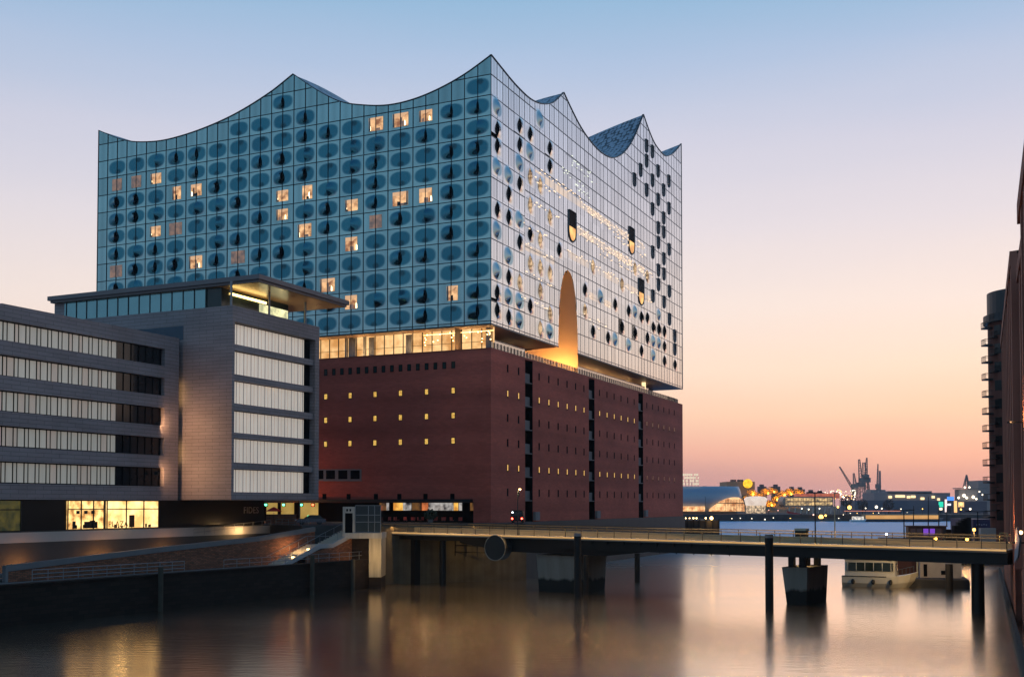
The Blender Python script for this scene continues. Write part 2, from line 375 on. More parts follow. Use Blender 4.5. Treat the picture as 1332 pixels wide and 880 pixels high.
EPTS = [(-0.1, 86.2), (4.8, 83.8), (9.5, 82.15), (14.6, 81.05), (19.6, 80.8), (24.5, 81.5), (29.6, 82.95), (34.8, 85.95), (39.7, 89.5), (44.7, 87.0), (52.2, 84.3), (59.7, 82.6), (67.3, 81.7), (72.7, 81.75), (79.3, 82.9), (86.4, 85.9)]
NPTS = [(-0.1, 86.2), (4.5, 85.4), (9.2, 84.65), (14.8, 84.25), (18.7, 84.55), (22.7, 85.5), (26.9, 87.25), (32.1, 90.9), (35.8, 89.1), (40.5, 87.2), (45.4, 86.0), (51.5, 85.35), (58.0, 85.8), (62.5, 87.1), (68.3, 90.1), (74.5, 95.0), (81.7, 102.7), (85.7, 100.4), (90.4, 98.5), (97.5, 97.85), (100.6, 98.35), (106.8, 101.1), (113.6, 105.4)]
def curve(pts, cusps):
    def fn(s):
        s = max(pts[0][0], min(pts[-1][0], s))
        i = max(k for k in range(len(pts) - 1) if pts[k][0] <= s)
        p0, p1 = pts[i], pts[i + 1]; h = p1[0] - p0[0]; t = (s - p0[0]) / h; m = (p1[1] - p0[1]) / h
        ma = m if i == 0 or i in cusps else (p1[1] - pts[i - 1][1]) / (p1[0] - pts[i - 1][0])
        mb = m if i + 2 >= len(pts) or i + 1 in cusps else (pts[i + 2][1] - p0[1]) / (pts[i + 2][0] - p0[0])
        return (2 * t ** 3 - 3 * t * t + 1) * p0[1] + (t ** 3 - 2 * t * t + t) * h * ma + (3 * t * t - 2 * t ** 3) * p1[1] + (t ** 3 - t * t) * h * mb
    return fn
ER = curve(EPTS, {8}); NR = curve(NPTS, {7, 16})

# arch over the canal side: (t, z) outline
ARCH = [(29.09, 41.65), (29.3, 45.6), (29.6, 48.9), (30.23, 52.3), (31.28, 54.8), (32.5, 56.4), (34.0, 57.0), (35.4, 56.6), (36.7, 55.6), (38.1, 52.5), (38.8, 48.7), (39.12, 45.4), (39.23, 41.58)]
def arch_z(t):
    for a, b in zip(ARCH, ARCH[1:]):
        if a[0] <= t <= b[0]: return a[1] + (b[1] - a[1]) * (t - a[0]) / (b[0] - a[0])
    return None
# east glass
o = MB(); n = 140
for i in range(n):
    a, b = LE * i / n, LE * (i + 1) / n
    o.quad(EF.P(-b, 0, ZG), EF.P(-a, 0, ZG), EF.P(-a, 0, ER(a)), EF.P(-b, 0, ER(b)), uv=[(b, 0), (a, 0), (a, ER(a) - ZG), (b, ER(b) - ZG)])
o.build('glass_wall', M_pe, hall, label='wall of blue printed glass with a grid of dark ovals')
# north glass with the arch left open
o = MB(); ts = sorted(set([LN * i / 160 for i in range(161)] + [p[0] for p in ARCH]))
for a, b in zip(ts, ts[1:]):
    m = (a + b) / 2; za = zb = ZG
    if ARCH[0][0] < m < ARCH[-1][0]: za, zb = arch_z(a) or ZG, arch_z(b) or ZG
    o.quad(NF.P(a, 0, za), NF.P(b, 0, zb), NF.P(b, 0, NR(b)), NF.P(a, 0, NR(a)), uv=[(a, za - ZG), (b, zb - ZG), (b, NR(b) - ZG), (a, NR(a) - ZG)])
o.build('glass_wall', M_pn, hall, label='wall of pale reflecting glass with an arched opening')
# far walls (out of sight from the water)
KE = lambda s: 0.125 * max(0, (ER(s) - 81)) / 8.5
KN = lambda t: -0.21 * max(0, (NR(t) - 85.3)) / 17.4
def roof_z(s, t):
    we, wn_ = 1 / (t * t + 1e-4), 1 / (s * s + 1e-4)
    return (we * (ER(s) + KE(s) * min(t, 34)) + wn_ * (NR(t) + KN(t) * min(s, 40))) / (we + wn_)
o = MB()
for i in range(40):
    a, b = LN * i / 40, LN * (i + 1) / 40
    o.quad(NF.P(b, LE, ZG), NF.P(a, LE, ZG), NF.P(a, LE, roof_z(LE, a)), NF.P(b, LE, roof_z(LE, b)), uv=[(b, 0), (a, 0), (a, 40), (b, 40)])
    a, b = LE * i / 40, LE * (i + 1) / 40
    o.quad(NF.P(LN, a, ZG), NF.P(LN, b, ZG), NF.P(LN, b, roof_z(b, LN)), NF.P(LN, a, roof_z(a, LN)), uv=[(a, 0), (b, 0), (b, 40), (a, 40)])
o.build('glass_wall', M_pe, hall, label='glass walls on the far sides')
def roof_mat():
    m = bpy.data.materials.new('roof_discs'); t, b = nodes(m)
    g = t.nodes.new('ShaderNodeTexCoord')
    s = t.nodes.new('ShaderNodeSeparateXYZ'); t.links.new(g.outputs['UV'], s.inputs[0])
    br = t.nodes.new('ShaderNodeTexVoronoi'); br.inputs['Scale'].default_value = 0.95; br.inputs['Randomness'].default_value = 0.45
    t.links.new(g.outputs['UV'], br.inputs['Vector'])
    mr = t.nodes.new('ShaderNodeMapRange'); mr.inputs['From Min'].default_value = 0.46; mr.inputs['From Max'].default_value = 0.58; t.links.new(br.outputs['Distance'], mr.inputs['Value'])
    base = mixc(t, br.outputs['Color'], (0.22, 0.27, 0.34, 1), (0.36, 0.42, 0.5, 1))
    t.links.new(mixc(t, mr.outputs[0], base, (0.02, 0.03, 0.045, 1)), b.inputs['Base Color'])
    b.inputs['Roughness'].default_value = 0.45; return m
o = MB(); NS, NT = 110, 150
gs = [LE * (i / NS) for i in range(NS + 1)]; gt = [LN * (i / NT) for i in range(NT + 1)]
for i in range(NS):
    for j in range(NT):
        q = [(gs[i], gt[j]), (gs[i], gt[j + 1]), (gs[i + 1], gt[j + 1]), (gs[i + 1], gt[j])]
        o.quad(*[NF.P(t_, s_, roof_z(s_, t_) - 0.02) for s_, t_ in q], uv=q)
roof = o.build('roof', roof_mat(), hall, smooth=True)
o = MB()
for fn, fr, L, sg in ((ER, EF, LE, -1), (NR, NF, LN, 1)):
    st = [L * i / 160 for i in range(161)]
    if sg == 1: st = sorted(st + [32.1, 81.7])
    else: st = sorted(st + [39.7])
    o.loft([[fr.P(sg * x, -0.12, fn(x) + 0.1), fr.P(sg * x, 0.3, fn(x) + 0.1), fr.P(sg * x, 0.3, fn(x) - 0.07), fr.P(sg * x, -0.12, fn(x) - 0.07)] for x in st])
o.build('roof_edge', M_line, hall)

# joints
o = MB()
for i in range(36):
    x = PE * i; o.box(-x - 0.05, -x + 0.05, -0.1, 0.02, ZG, ER(x), EF)
for k in range(0, 14):
    z = ZG + 0.4 + 3.41 * k; run = None
    for i in range(0, 281):
        x = LE * i / 280; ok = ER(x) > z + 0.1
        if ok and run is None: run = x
        if run is not None and (not ok or i == 280): o.box(-x, -run, -0.085, 0.02, z - 0.055, z + 0.055, EF); run = None
o.box(-LE - 0.05, 0.1, -0.14, 0.1, ZG - 0.25, ZG, EF)
o.build('joint_grid', M_line, hall, label='dark joints between the street side panes')
M_line2 = mat('grey_joint', (0.16, 0.165, 0.17), 0.45, 0.2, 0.15)
o = MB()
for i in range(51):
    x = PN * i; z0 = ZG
    if ARCH[0][0] < x < ARCH[-1][0]: z0 = arch_z(x)
    o.box(x - 0.035, x + 0.035, -0.05, 0.02, z0, NR(x), NF)
def hline(z, t0, t1):
    run = None; n = 400
    for i in range(n + 1):
        x = t0 + (t1 - t0) * i / n; az = arch_z(x)
        ok = NR(x) > z + 0.1 and not (az and z < az and z > ZG)
        if ok and run is None: run = x
        if run is not None and (not ok or i == n): o.box(run, x, -0.06, 0.02, z - 0.06, z + 0.06, NF); run = None
for k in range(0, 18):
    z = ZG + 0.4 + 3.41 * k
    if 4 <= k <= 8: hline(z, 0, PN * 6); hline(z, PN * 40, LN)
    else: hline(z, 0, LN)
for k in range(1, 4): hline(ZG + 0.4 + 3.41 * 3 + k * 5.0, PN * 6, PN * 40)
o.box(0, ARCH[0][0], -0.1, 0.1, ZG - 0.25, ZG, NF); o.box(ARCH[-1][0], LN, -0.1, 0.1, ZG - 0.25, ZG, NF)
o.box(LN - 0.1, LN + 0.12, -0.1, 0.1, ZG, 105.4, NF)
o.build('joint_grid', M_line2, hall, label='fine grey joints between the canal side panes')

# printed ovals and bulged panes
def oval_flat(w, h, y=-0.02):
    o = MB(); a, b = w - 0.06, h / 2 - 0.06
    for x0, x1 in ((-a, -0.05), (0.05, a)):
        o.quad((x0, y, -b), (x1, y, -b), (x1, y, b), (x0, y, b), uv=[((x0 + w) / (2 * w), 0), ((x1 + w) / (2 * w), 0), ((x1 + w) / (2 * w), 1), ((x0 + w) / (2 * w), 1)])
    return o
def oval_bulge(w, h, D, side, hh=0.74, slit=0.32):
    """one half pane swells outwards at the joint and leaves a dark lens-shaped vent"""
    o = MB(); a, b = w - 0.06, h / 2 - 0.06; uvf = lambda x, z: ((x + w) / (2 * w), (z + h / 2) / h)
    x0, x1 = (0.05, a) if side < 0 else (-a, -0.05)
    o.quad((x0, -0.02, -b), (x1, -0.02, -b), (x1, -0.02, b), (x0, -0.02, b), uv=[uvf(x0, -b), uvf(x1, -b), uvf(x1, b), uvf(x0, b)])
    n, m = 10, 14
    gz = lambda z: math.cos(math.pi / 2 * z / (b * hh)) ** 1.15 if abs(z) < b * hh else 0
    gx = lambda x: (1 - x / a) ** 1.5
    def P(i, j):
        x = 0.0 + a * i / n; z = -b + 2 * b * j / m; return (side * x, -0.03 - D * gx(x) * gz(z), z)
    for i in range(n):
        for j in range(m):
            q = [P(i, j), P(i + 1, j), P(i + 1, j + 1), P(i, j + 1)]
            if side < 0: q = q[::-1]
            o.quad(*q, uv=[uvf(p[0], p[2]) for p in q])
    for j in range(m):                                    # the vent itself, seen from the side
        z0, z1 = -b + 2 * b * j / m, -b + 2 * b * (j + 1) / m; a0, a1 = D * gz(z0), D * gz(z1)
        if a0 + a1 < 1e-4: continue
        k = -side * 0.015
        o.quad((k, -0.02, z0), (k, -0.03 - a0, z0), (k, -0.03 - a1, z1), (k, -0.02, z1), mi=1)
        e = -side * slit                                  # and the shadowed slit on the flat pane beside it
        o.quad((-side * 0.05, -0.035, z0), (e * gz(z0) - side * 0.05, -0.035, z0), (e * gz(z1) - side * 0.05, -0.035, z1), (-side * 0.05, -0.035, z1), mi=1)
    return o
RE_flat = oval_flat(PE, 3.41).mesh('oval_window', [M_ge])
RE_l = [oval_bulge(PE, 3.41, d, -1, 0.74, 0.1).mesh('bulged_window', [M_ge, M_dark], True) for d in (0.5, 0.68)]
RE_r = [oval_bulge(PE, 3.41, d, 1, 0.74, 0.1).mesh('bulged_window', [M_ge, M_dark], True) for d in (0.45, 0.6)]
# lit rooms
M_room = glow('lit_room', (1.0, 0.57, 0.27), 1.1, (0.26, 0.10, 0.04), 0.8)
M_roomdim = glow('dim_room', (0.5, 0.3, 0.22), 0.5, (0.2, 0.16, 0.16), 1.0)
M_roomwall = glow('room_ceiling', (0.85, 0.5, 0.27), 0.85)
M_bulb = glow('room_lamp', (1.0, 0.75, 0.4), 5.0)
def room(k, dim=False):
    """a lit room behind clear glass: no two alike"""
    q = random.Random(k); o = MB(); w, h = q.uniform(1.15, 1.6), q.uniform(0.95, 1.25); x0 = -w if q.random() > 0.3 else -w * q.uniform(0.3, 0.8)
    o.quad((x0, -0.045, -h), (w, -0.045, -h), (w, -0.045, h), (x0, -0.045, h))
    if not dim:
        c = q.uniform(0.4, 0.75); o.quad((x0, -0.05, h * c), (w * q.uniform(0, 0.4), -0.05, h * (c - 0.1)), (w, -0.05, h * q.uniform(0.7, 1)), (w, -0.05, h), (x0, -0.05, h), mi=2)
        lx = q.choice((-0.9, -0.7, 0.5, 0.8)) * w; lx = max(lx, x0); o.quad((lx, -0.05, -h * 0.9), (lx + 0.28, -0.05, -h * 0.9), (lx + 0.25, -0.05, -h * q.uniform(-0.2, 0.4)), (lx + 0.04, -0.05, -h * 0.1), mi=3)
        for _ in range(q.randint(1, 3)):
            a = q.uniform(x0, w * 0.6); b = min(w, a + q.uniform(0.2, 0.9)); t_ = -h + q.uniform(0.3, 1.6); o.quad((a, -0.053, -h), (b, -0.053, -h), (b - 0.05, -0.053, t_), (a + 0.02, -0.053, t_ + q.uniform(-0.2, 0.2)), mi=q.choice((1, 1, 5, 4)))
        if q.random() < 0.5: a = q.choice((x0, w - 0.35)); o.quad((a, -0.056, -h), (a + 0.35, -0.056, -h), (a + 0.3, -0.056, h), (a + 0.05, -0.056, h), mi=5)
    o.box(-0.06, 0.06, -0.12, -0.04, -h - 0.25, h + 0.3, mi=4)
    return o
M_drape = mat('room_drape', (0.25, 0.22, 0.2), 0.8, 0, 0.3, 3.0)
RML = [M_room, M_roomdim, M_roomwall, M_bulb, M_line, M_drape]
RM = [room(k).mesh('lit_window', RML) for k in range(9)]; RMD = [room(k, True).mesh('lit_window', [M_roomdim] + RML[1:]) for k in (20, 21)]
EL = {}
for px, py, d in [(492, 162, 0), (528, 157, 0), (556, 151, 0), (200, 234, 0), (225, 252, 0), (253, 247, 0), (367, 257, 0), (397, 251, 0), (460, 267, 0), (525, 259, 0), (558, 254, 0), (148, 240, 1), (364, 279, 0), (397, 300, 0),
                  (490, 288, 1), (201, 301, 0), (253, 341, 0), (308, 334, 1), (458, 317, 0), (148, 352, 1), (426, 371, 0), (459, 392, 0), (588, 382, 0), (172, 237, 1), (228, 300, 1)]:
    s, z = atP(px, py, C0, GV); k = round((s / PE - 1) / 2); r = round((z - ZG - 0.4) / 3.41 - 0.5); EL[(k, r)] = d
random.seed(11)
for k in range(17):
    s = PE * (2 * k + 1)
    for r in range(13):
        z = ZG + 0.4 + 3.41 * (r + 0.5)
        if z + 1.75 > min(ER(s), ER(s - 2.3), ER(s + 2.3)) - 0.1: continue
        if (k, r) in EL:
            place('lit_window', RMD[r % 2] if EL[(k, r)] else RM[(k * 5 + r * 3) % 9], EF.M(-s, 0, z), hall); continue
        q = random.random()
        if q < 0.42: place('oval_window', RE_flat, EF.M(-s, 0, z), hall)
        elif q < 0.82: place('bulged_window', random.choice(RE_l), EF.M(-s, 0, z), hall)
        else: place('bulged_window', random.choice(RE_r), EF.M(-s, 0, z), hall)

# canal side vents, loggias and balconies: (t, z)
def nz(lst, ox, oy, sc_):
    return [atP(ox + x / sc_, oy + y / sc_, C0, GU) for x, y in lst]
gill = nz([(117, 475), (124, 575), (253, 460), (253, 570), (305, 503), (424, 588), (424, 690), (253, 790), (190, 850)], 620, 60, 4.4) + \
    nz([(123, 103), (182, 140), (252, 288), (310, 240), (472, 328), (190, 487), (121, 575), (121, 675), (190, 715), (310, 650), (617, 555), (792, 640), (664, 793), (752, 830), (832, 772), (870, 677), (942, 712), (976, 717), (906, 805), (976, 835), (1005, 768), (1042, 785), (1073, 798)], 620, 250, 4.4) + \
    nz([(860, 25), (947, 65), (1027, 95), (985, 180), (1105, 35), (1140, 50), (1143, 250), (1212, 275), (1135, 150)], 640, 420, 5.09)
blue = nz([(118, 350), (305, 605), (365, 420), (246, 670), (115, 690), (185, 740)], 620, 60, 4.4) + \
    nz([(115, 215), (182, 365), (115, 450), (240, 155), (183, 595), (240, 620), (240, 730), (708, 595), (905, 682), (790, 840), (1010, 850), (415, 795), (1042, 700)], 620, 250, 4.4) + \
    nz([(905, 145), (1067, 120), (1103, 130), (1072, 215)], 640, 420, 5.09)
gold = nz([(312, 750), (368, 800)], 620, 60, 4.4) + nz([(303, 70), (418, 140), (305, 405), (415, 460), (365, 270), (360, 560), (616, 675), (668, 425), (830, 525), (905, 435), (977, 480), (248, 515), (366, 430), (422, 695), (366, 780)], 620, 250, 4.4)
logg = nz([(970, 570), (1008, 607), (975, 660), (940, 712), (1037, 715), (903, 765), (1005, 768), (970, 822), (1102, 775), (1070, 825)], 620, 60, 4.4) + \
    nz([(1038, 42), (1010, 100), (1103, 95), (1070, 148), (1038, 203), (1075, 232), (1043, 290), (1010, 345), (1102, 328), (1073, 382), (1038, 445), (1075, 470), (1043, 530), (1010, 595), (1105, 568), (1072, 628), (1105, 727), (1137, 822)], 620, 250, 4.4) + \
    nz([(1212, 90), (1212, 175)], 640, 420, 5.09)
bigu = nz([(535, 190), (895, 285), (948, 575)], 620, 250, 4.4)
NG = oval_bulge(PN, 3.7, 0.46, 1, 0.8).mesh('vent_window', [M_gn, M_dark], True)
NB = oval_bulge(PN, 3.7, 0.5, -1, 0.8).mesh('bulged_window', [M_gnb, M_dark], True)
M_goldin = glow('golden_foyer', (1.0, 0.66, 0.36), 0.9, (0.10, 0.045, 0.02), 1.4)
NGO = oval_bulge(PN, 3.9, 0.42, 1, 0.85).mesh('golden_window', [M_gn, M_goldin], True)
def snap(t): return PN * round(t / PN)
for t, z in gill: place('vent_window', NG, NF.M(snap(t), 0, z), hall)
for t, z in blue: place('bulged_window', NB, NF.M(snap(t), 0, z), hall)
for t, z in gold: place('golden_window', NGO, NF.M(snap(t), 0, z), hall)
# loggia: tall tongue shaped opening, slanted dark recess with a pale lower lip
def ushape(w, h, fr_, lip, inner, depth):
    o = MB(); pts = [(-w, h), (-w, -h * 0.25)] + [(-w * math.cos(a), -h * 0.25 - h * 0.75 * math.sin(a)) for a in [math.pi * k / 12 for k in range(1, 12)]] + [(w, -h * 0.25), (w, h)]
    o.quad(*[(x, -0.10, z) for x, z in pts], mi=0)
    ring = [[(x * 1.0, -0.10, z), (x * 1.12, -0.22, z - (0.12 if z < -h * 0.25 else 0)), (x * 1.16, -0.02, z - (0.2 if z < -h * 0.25 else 0))] for x, z in pts]
    for a, b in zip(ring, ring[1:]):
        for i in range(2): o.quad(a[i], b[i], b[i + 1], a[i + 1], mi=1)
    low = [(-w * 0.92, -h * 0.05)] + [(-w * 0.92 * math.cos(a), -h * 0.25 - h * 0.7 * math.sin(a)) for a in [math.pi * k / 12 for k in range(0, 13)]] + [(w * 0.92, -h * 0.05)]
    o.quad(*[(x, -0.105, z) for x, z in low], mi=2)
    o.box(-w, w, -0.3, -0.02, h, h + 0.12, mi=1)
    return o
M_logg = mat('loggia_shade', (0.022, 0.026, 0.034), 0.8, 0, 0.3, spec=0.08)
M_logl = mat('loggia_parapet', (0.06, 0.065, 0.075), 0.7, 0, 0.2, spec=0.1)
M_lip = mat('loggia_lip', (0.35, 0.33, 0.32), 0.4, 0, 0.1)
LO = ushape(0.82, 1.4, None, None, None, 0).mesh('loggia', [M_logg, M_lip, M_logl])
M_bal = mat('balcony_shade', (0.045, 0.03, 0.026), 0.8, 0, 0.3, spec=0.08)
M_balg = glow('golden_balcony', (1.0, 0.55, 0.14), 1.3, (0.55, 0.22, 0.03), 0.5)
BU = ushape(1.8, 2.9, None, None, None, 0).mesh('lit_balcony', [M_bal, M_line2, M_balg])
for t, z in logg: place('loggia', LO, NF.M(snap(t), 0, z), hall)
for t, z in bigu: place('lit_balcony', BU, NF.M(snap(t), 0, z), hall)

# foyer lamps seen through the glass: short strings along each storey
M_spark = glow('foyer_lamp', (1.0, 0.70, 0.44), 1.7); M_spark2 = glow('cool_foyer_lamp', (0.9, 0.95, 0.78), 1.2)
random.seed(5)
def string(z, t0, t1, dens, mats, nm='lamp_string', jit=0.5):
    o = MB(); t = t0
    while t < t1:
        if random.random() < dens and not any(abs(t - bt) < 2.4 and abs(z - bz) < 4 for bt, bz in bigu):
            a = random.uniform(0.25, 0.8); zz = z + random.uniform(-jit, jit)
            o.quad(NF.P(t, -0.075, zz), NF.P(t + a, -0.075, zz), NF.P(t + a, -0.075, zz + random.uniform(0.12, 0.26)), NF.P(t, -0.075, zz + 0.16))
        t += random.uniform(0.5, 1.1)
    o.box(t0, t1, -0.074, -0.066, z - 0.02, z + 0.02, NF, mi=1)
    if o.f: o.build(nm, [mats, M_line2], hall)
for z, a, b, d in ((79.3, 33, 48, 0.5), (78.0, 36, 47, 0.4), (75.6, 31, 46, 0.5), (74.2, 38, 46, 0.8)): string(z, a, b, d, M_spark2)
for z, a, b, d in ((72.4, 20, 42, 0.6), (70.2, 18, 30, 0.6), (71.6, 42, 82, 0.95), (70.6, 44, 78, 0.7), (69.4, 60, 84, 0.4), (66.2, 38, 88, 0.95), (65.2, 40, 84, 0.7), (64.0, 52, 80, 0.35), (60.6, 32, 66, 0.5), (59.6, 66, 88, 0.8), (66.0, 14, 30, 0.45), (61, 13, 29, 0.4), (57.5, 14, 28, 0.45), (52.6, 14, 28, 0.35), (54.0, 42, 60, 0.35), (49.5, 40, 56, 0.35), (47.5, 12, 26, 0.25), (48.0, 46, 52, 0.4)): string(z, a, b, d, M_spark)

M_band = glow('lit_storey', (1.0, 0.74, 0.54), 0.78, (0.66, 0.58, 0.56), 0.22)
for z, a, b in ((71.5, 17, 80), (66.0, 36, 86), (60.2, 34, 84), (54.2, 41, 58), (57.2, 14, 27)):
    o = MB(); t = PN * round(a / PN)
    while t < b:
        if not any(abs(t + PN / 2 - bt) < 3.2 and abs(z - bz) < 4.5 for bt, bz in bigu): o.quad(NF.P(t + 0.06, -0.015, z - 0.75), NF.P(t + PN - 0.06, -0.015, z - 0.75), NF.P(t + PN - 0.06, -0.015, z + 0.65), NF.P(t + 0.06, -0.015, z + 0.65))
        t += PN
    o.box(a, b, -0.014, -0.006, z - 0.04, z + 0.04, NF); o.build('lit_storey', M_band, hall)
# arch vault: jambs and crown run 9 m in, down to the terrace
M_vault = mat('vault_plaster', (0.62, 0.42, 0.28), 0.6, 0, 0.06, 0.3)
o = MB(); ring = ARCH + [(ARCH[-1][0], ZB)]
for (a, za), (b, zb) in zip(ring, ring[1:]):
    for k in range(4):
        y0, y1 = 2.4 * k, 2.4 * (k + 1); f0, f1 = 1 - 0.045 * k, 1 - 0.045 * (k + 1)
        cz = lambda z, f: ZB + (z - ZB) * f
        o.quad(NF.P(a, y0, cz(za, f0)), NF.P(b, y0, cz(zb, f0)), NF.P(b, y1, cz(zb, f1)), NF.P(a, y1, cz(za, f1)))
o.quad(*[NF.P(a, 9.6, ZB + (z - ZB) * 0.82) for a, z in [(ARCH[0][0], ZB)] + ring])
o.build('arch_vault', M_vault, hall, smooth=True)
o = MB(); o.box(ARCH[0][0] + 0.3, ARCH[-1][0] - 0.3, 9.3, 9.5, ZB + 0.4, ZB + 3.2, NF)
o.build('arch_door', glow('arch_door_glow', (1.0, 0.62, 0.25), 1.6, (0.3, 0.14, 0.04), 0.8), hall)
for t_, y_, e in ((36.2, 2.2, 1900), (36.5, 5.5, 1500)):
    lamp('vault_light', NF.P(t_, y_, ZB + 0.3), e, (1, 0.50, 0.12), 0.5, hall, (GU.x * 0.8, GU.y * 0.8, 1))

# terrace storey between brick and glass
M_soff = mat('terrace_soffit', (0.42, 0.3, 0.22), 0.5, 0, 0.15)
o = MB(); a0, a1 = ARCH[0][0], ARCH[-1][0]
def slab(x0, x1, y0, y1, z0, z1): o.box(x0, x1, y0, y1, z0, z1, NF)
slab(0.05, a0, 0.05, LE - 0.1, ZG - 0.2, ZG - 0.02); slab(a1, LN - 0.1, 0.05, LE - 0.1, ZG - 0.2, ZG - 0.02); slab(a0, a1, 9.7, LE - 0.1, ZG - 0.2, ZG - 0.02)
o.build('soffit', M_soff, hall)
# lit hotel glazing, street side, set back behind the edge
o = MB()
o.quad(EF.P(-LE, 3.0, ZB), EF.P(-0.8, 3.0, ZB), EF.P(-0.8, 3.0, ZG - 0.2), EF.P(-LE, 3.0, ZG - 0.2))
M_hotel = glow('hotel_lobby', (1.0, 0.62, 0.27), 1.25, (0.55, 0.25, 0.07), 0.35)
o.build('terrace_glazing', M_hotel, hall)
o = MB(); x = 1.2
M_curt = mat('grey_curtain', (0.22, 0.24, 0.26), 0.8, 0, 0.3, 2.0, streak=6)
random.seed(3)
while x < 60: o.box(-x - 0.05, -x + 0.05, 2.8, 2.98, ZB, ZG - 0.2, EF); x += 1.9
o.box(-60, -1, 2.86, 2.97, ZB + 1.55, ZB + 1.6, EF)
o.build('terrace_mullions', M_black, hall)
x = 1.4
for i in range(30):
    if random.random() < 0.45: a = random.uniform(0.3, 1.5); o = MB(); o.box(-x - a, -x, 2.85, 2.96, ZB, ZG - 0.2 - random.choice((0, 0, 0.2)), EF); o.build('curtain', M_curt, hall)
    x += 1.9
o = MB(); o.box(-14.2, -0.8, 2.74, 2.76, ZG - 0.75, ZG - 0.72, EF)
for i in range(26):
    o.ball(EF.P(-random.uniform(1, 14), 2.75, random.uniform(ZB + 1.4, ZG - 0.5)), 0.09, 6, 4)
o.build('bar_lamps', M_warm, hall)
for x in (6, 16, 26, 36): lamp('terrace_light', EF.P(-x, 1.4, ZB + 0.2), 420, (1, 0.55, 0.2), 0.5, hall, (0, 0, 1))
# canal side of the terrace: pale lit wall behind, glass balustrade in front
o = MB(); o.quad(NF.P(0.6, 7.0, ZB), NF.P(a0, 7.0, ZB), NF.P(a0, 7.0, ZG - 0.2), NF.P(0.6, 7.0, ZG - 0.2)); o.quad(NF.P(a1, 7.0, ZB), NF.P(LN - 3, 7.0, ZB), NF.P(LN - 3, 7.0, ZG - 0.2), NF.P(a1, 7.0, ZG - 0.2))
o.build('terrace_wall', mat('terrace_dark_wall', (0.09, 0.06, 0.045), 0.5, 0, 0.4, 0.4), hall)
M_balu = bpy.data.materials.new('balustrade_glass'); t, b = nodes(M_balu)
g = t.nodes.new('ShaderNodeTexCoord'); s_ = noise(t, g.outputs['Object'], 0.8)
t.links.new(mixc(t, s_, (0.72, 0.66, 0.6, 1), (0.9, 0.84, 0.78, 1)), b.inputs['Base Color']); b.inputs['Metallic'].default_value = 0.75; b.inputs['Roughness'].default_value = 0.12
o = MB()
for p_, q_ in ((3.4, a0 - 7.5), (a1 + 5, 96)): o.box(p_, q_, 3.6, 3.66, ZB, ZB + 2.75, NF)
o.build('wind_screen', M_balu, hall)
M_bal2 = bpy.data.materials.new('clear_balustrade'); t, b = nodes(M_bal2); g = t.nodes.new('ShaderNodeTexCoord'); s_ = noise(t, g.outputs['Object'], 0.9)
t.links.new(mixc(t, s_, (0.40, 0.36, 0.34, 1), (0.6, 0.55, 0.5, 1)), b.inputs['Base Color']); b.inputs['Metallic'].default_value = 0.5; b.inputs['Roughness'].default_value = 0.1; b.inputs['Alpha'].default_value = 0.55
o = MB(); o.box(0.3, LN - 6, 0.25, 0.28, ZB, ZB + 1.05, NF)
o.build('balustrade', M_bal2, hall)
o = MB(); x = 0.3; o.box(0.3, LN - 6, 0.1, 0.24, ZB + 0.02, ZB + 0.08, NF)
while x < LN - 6: o.box(x - 0.04, x + 0.04, 0.1, 0.24, ZB - 0.1, ZB + 1.05, NF); x += 1.35
o.build('balustrade_post', mat('post_bronze', (0.09, 0.07, 0.06), 0.5, 0.3, 0.1), hall)
o = MB(); o.box(49.5, 92.5, 6.79, 6.82, ZG - 1.0, ZG - 0.97, NF)
for i in range(44): p = NF.P(random.uniform(50, 92), 6.8, random.uniform(ZB + 2.2, ZG - 0.6)); o.ball(p, 0.11, 6, 4)
o.build('bar_lamps', M_warm, hall, label='string of small warm lamps under the canal side soffit')
o = MB(); o.box(93.2, 93.9, 3.6, 4.4, ZB, ZG - 0.2, NF); o.build('lit_pillar', glow('lit_pillar', (1.0, 0.7, 0.35), 1.6), hall)
o = MB(); o.box(102, 111, 0.5, 0.6, ZB + 0.1, ZB + 1.1, NF); o.build('end_screen', M_black, hall)
for x, e in ((5, 150), (20, 150), (48, 200), (65, 200), (82, 200), (97, 160)): lamp('terrace_light', NF.P(x, 5.0, ZB + 0.2), e * 0.5, (1, 0.78, 0.5), 0.4, hall, (0, 0, 1))

# brick body
o = MB(); dep = 1.6
o.box(2.6, LN, dep, LE, ZP - 0.1, ZB - 0.3, NF); o.box(dep + 0.003, 2.597, dep, LE, ZP + 3.352, ZB - 0.3, NF)                         # core
o.box(0, LN, 0.03, LE - 0.03, ZB - 0.29, ZB - 0.02, NF)
slots = [(13.73, 17.08), (45.25, 48.57), (77.09, 80.48)]
edges = [0] + [v for p in slots for v in p] + [LN]
for a, b in zip(edges[::2], edges[1::2]): o.box(a, b, 0, dep - 0.003, ZP + 2.6, ZB, NF)
for i, (a, b) in enumerate(zip(edges[::2], edges[1::2])): o.box(a, b, 0.003, dep - 0.006, ZP - 0.1, ZP + 2.597, NF)
# street side skin with the ground floor left open
o.box(-36, -dep - 0.003, 0.0, dep - 0.01, ZP + 3.35, ZB - 0.003, EF); o.box(-LE, -36.003, 0.0, dep - 0.01, ZP + 3.35, ZB - 0.003, EF)
o.box(-3.2, -dep - 0.003, 0.003, dep - 0.01, ZP, ZP + 3.347, EF)
o.build('brick_base', M_brick, hall)
o = MB(); o.box(-LE, -3.25, 2.3, 2.4, ZP, ZP + 3.35, EF); o.build('ground_floor_recess', M_dark, hall)
o = MB(); o.box(-60, -3.3, -1.2, 0.05, ZP + 3.36, ZP + 3.9, EF); o.build('canopy', M_black, hall)
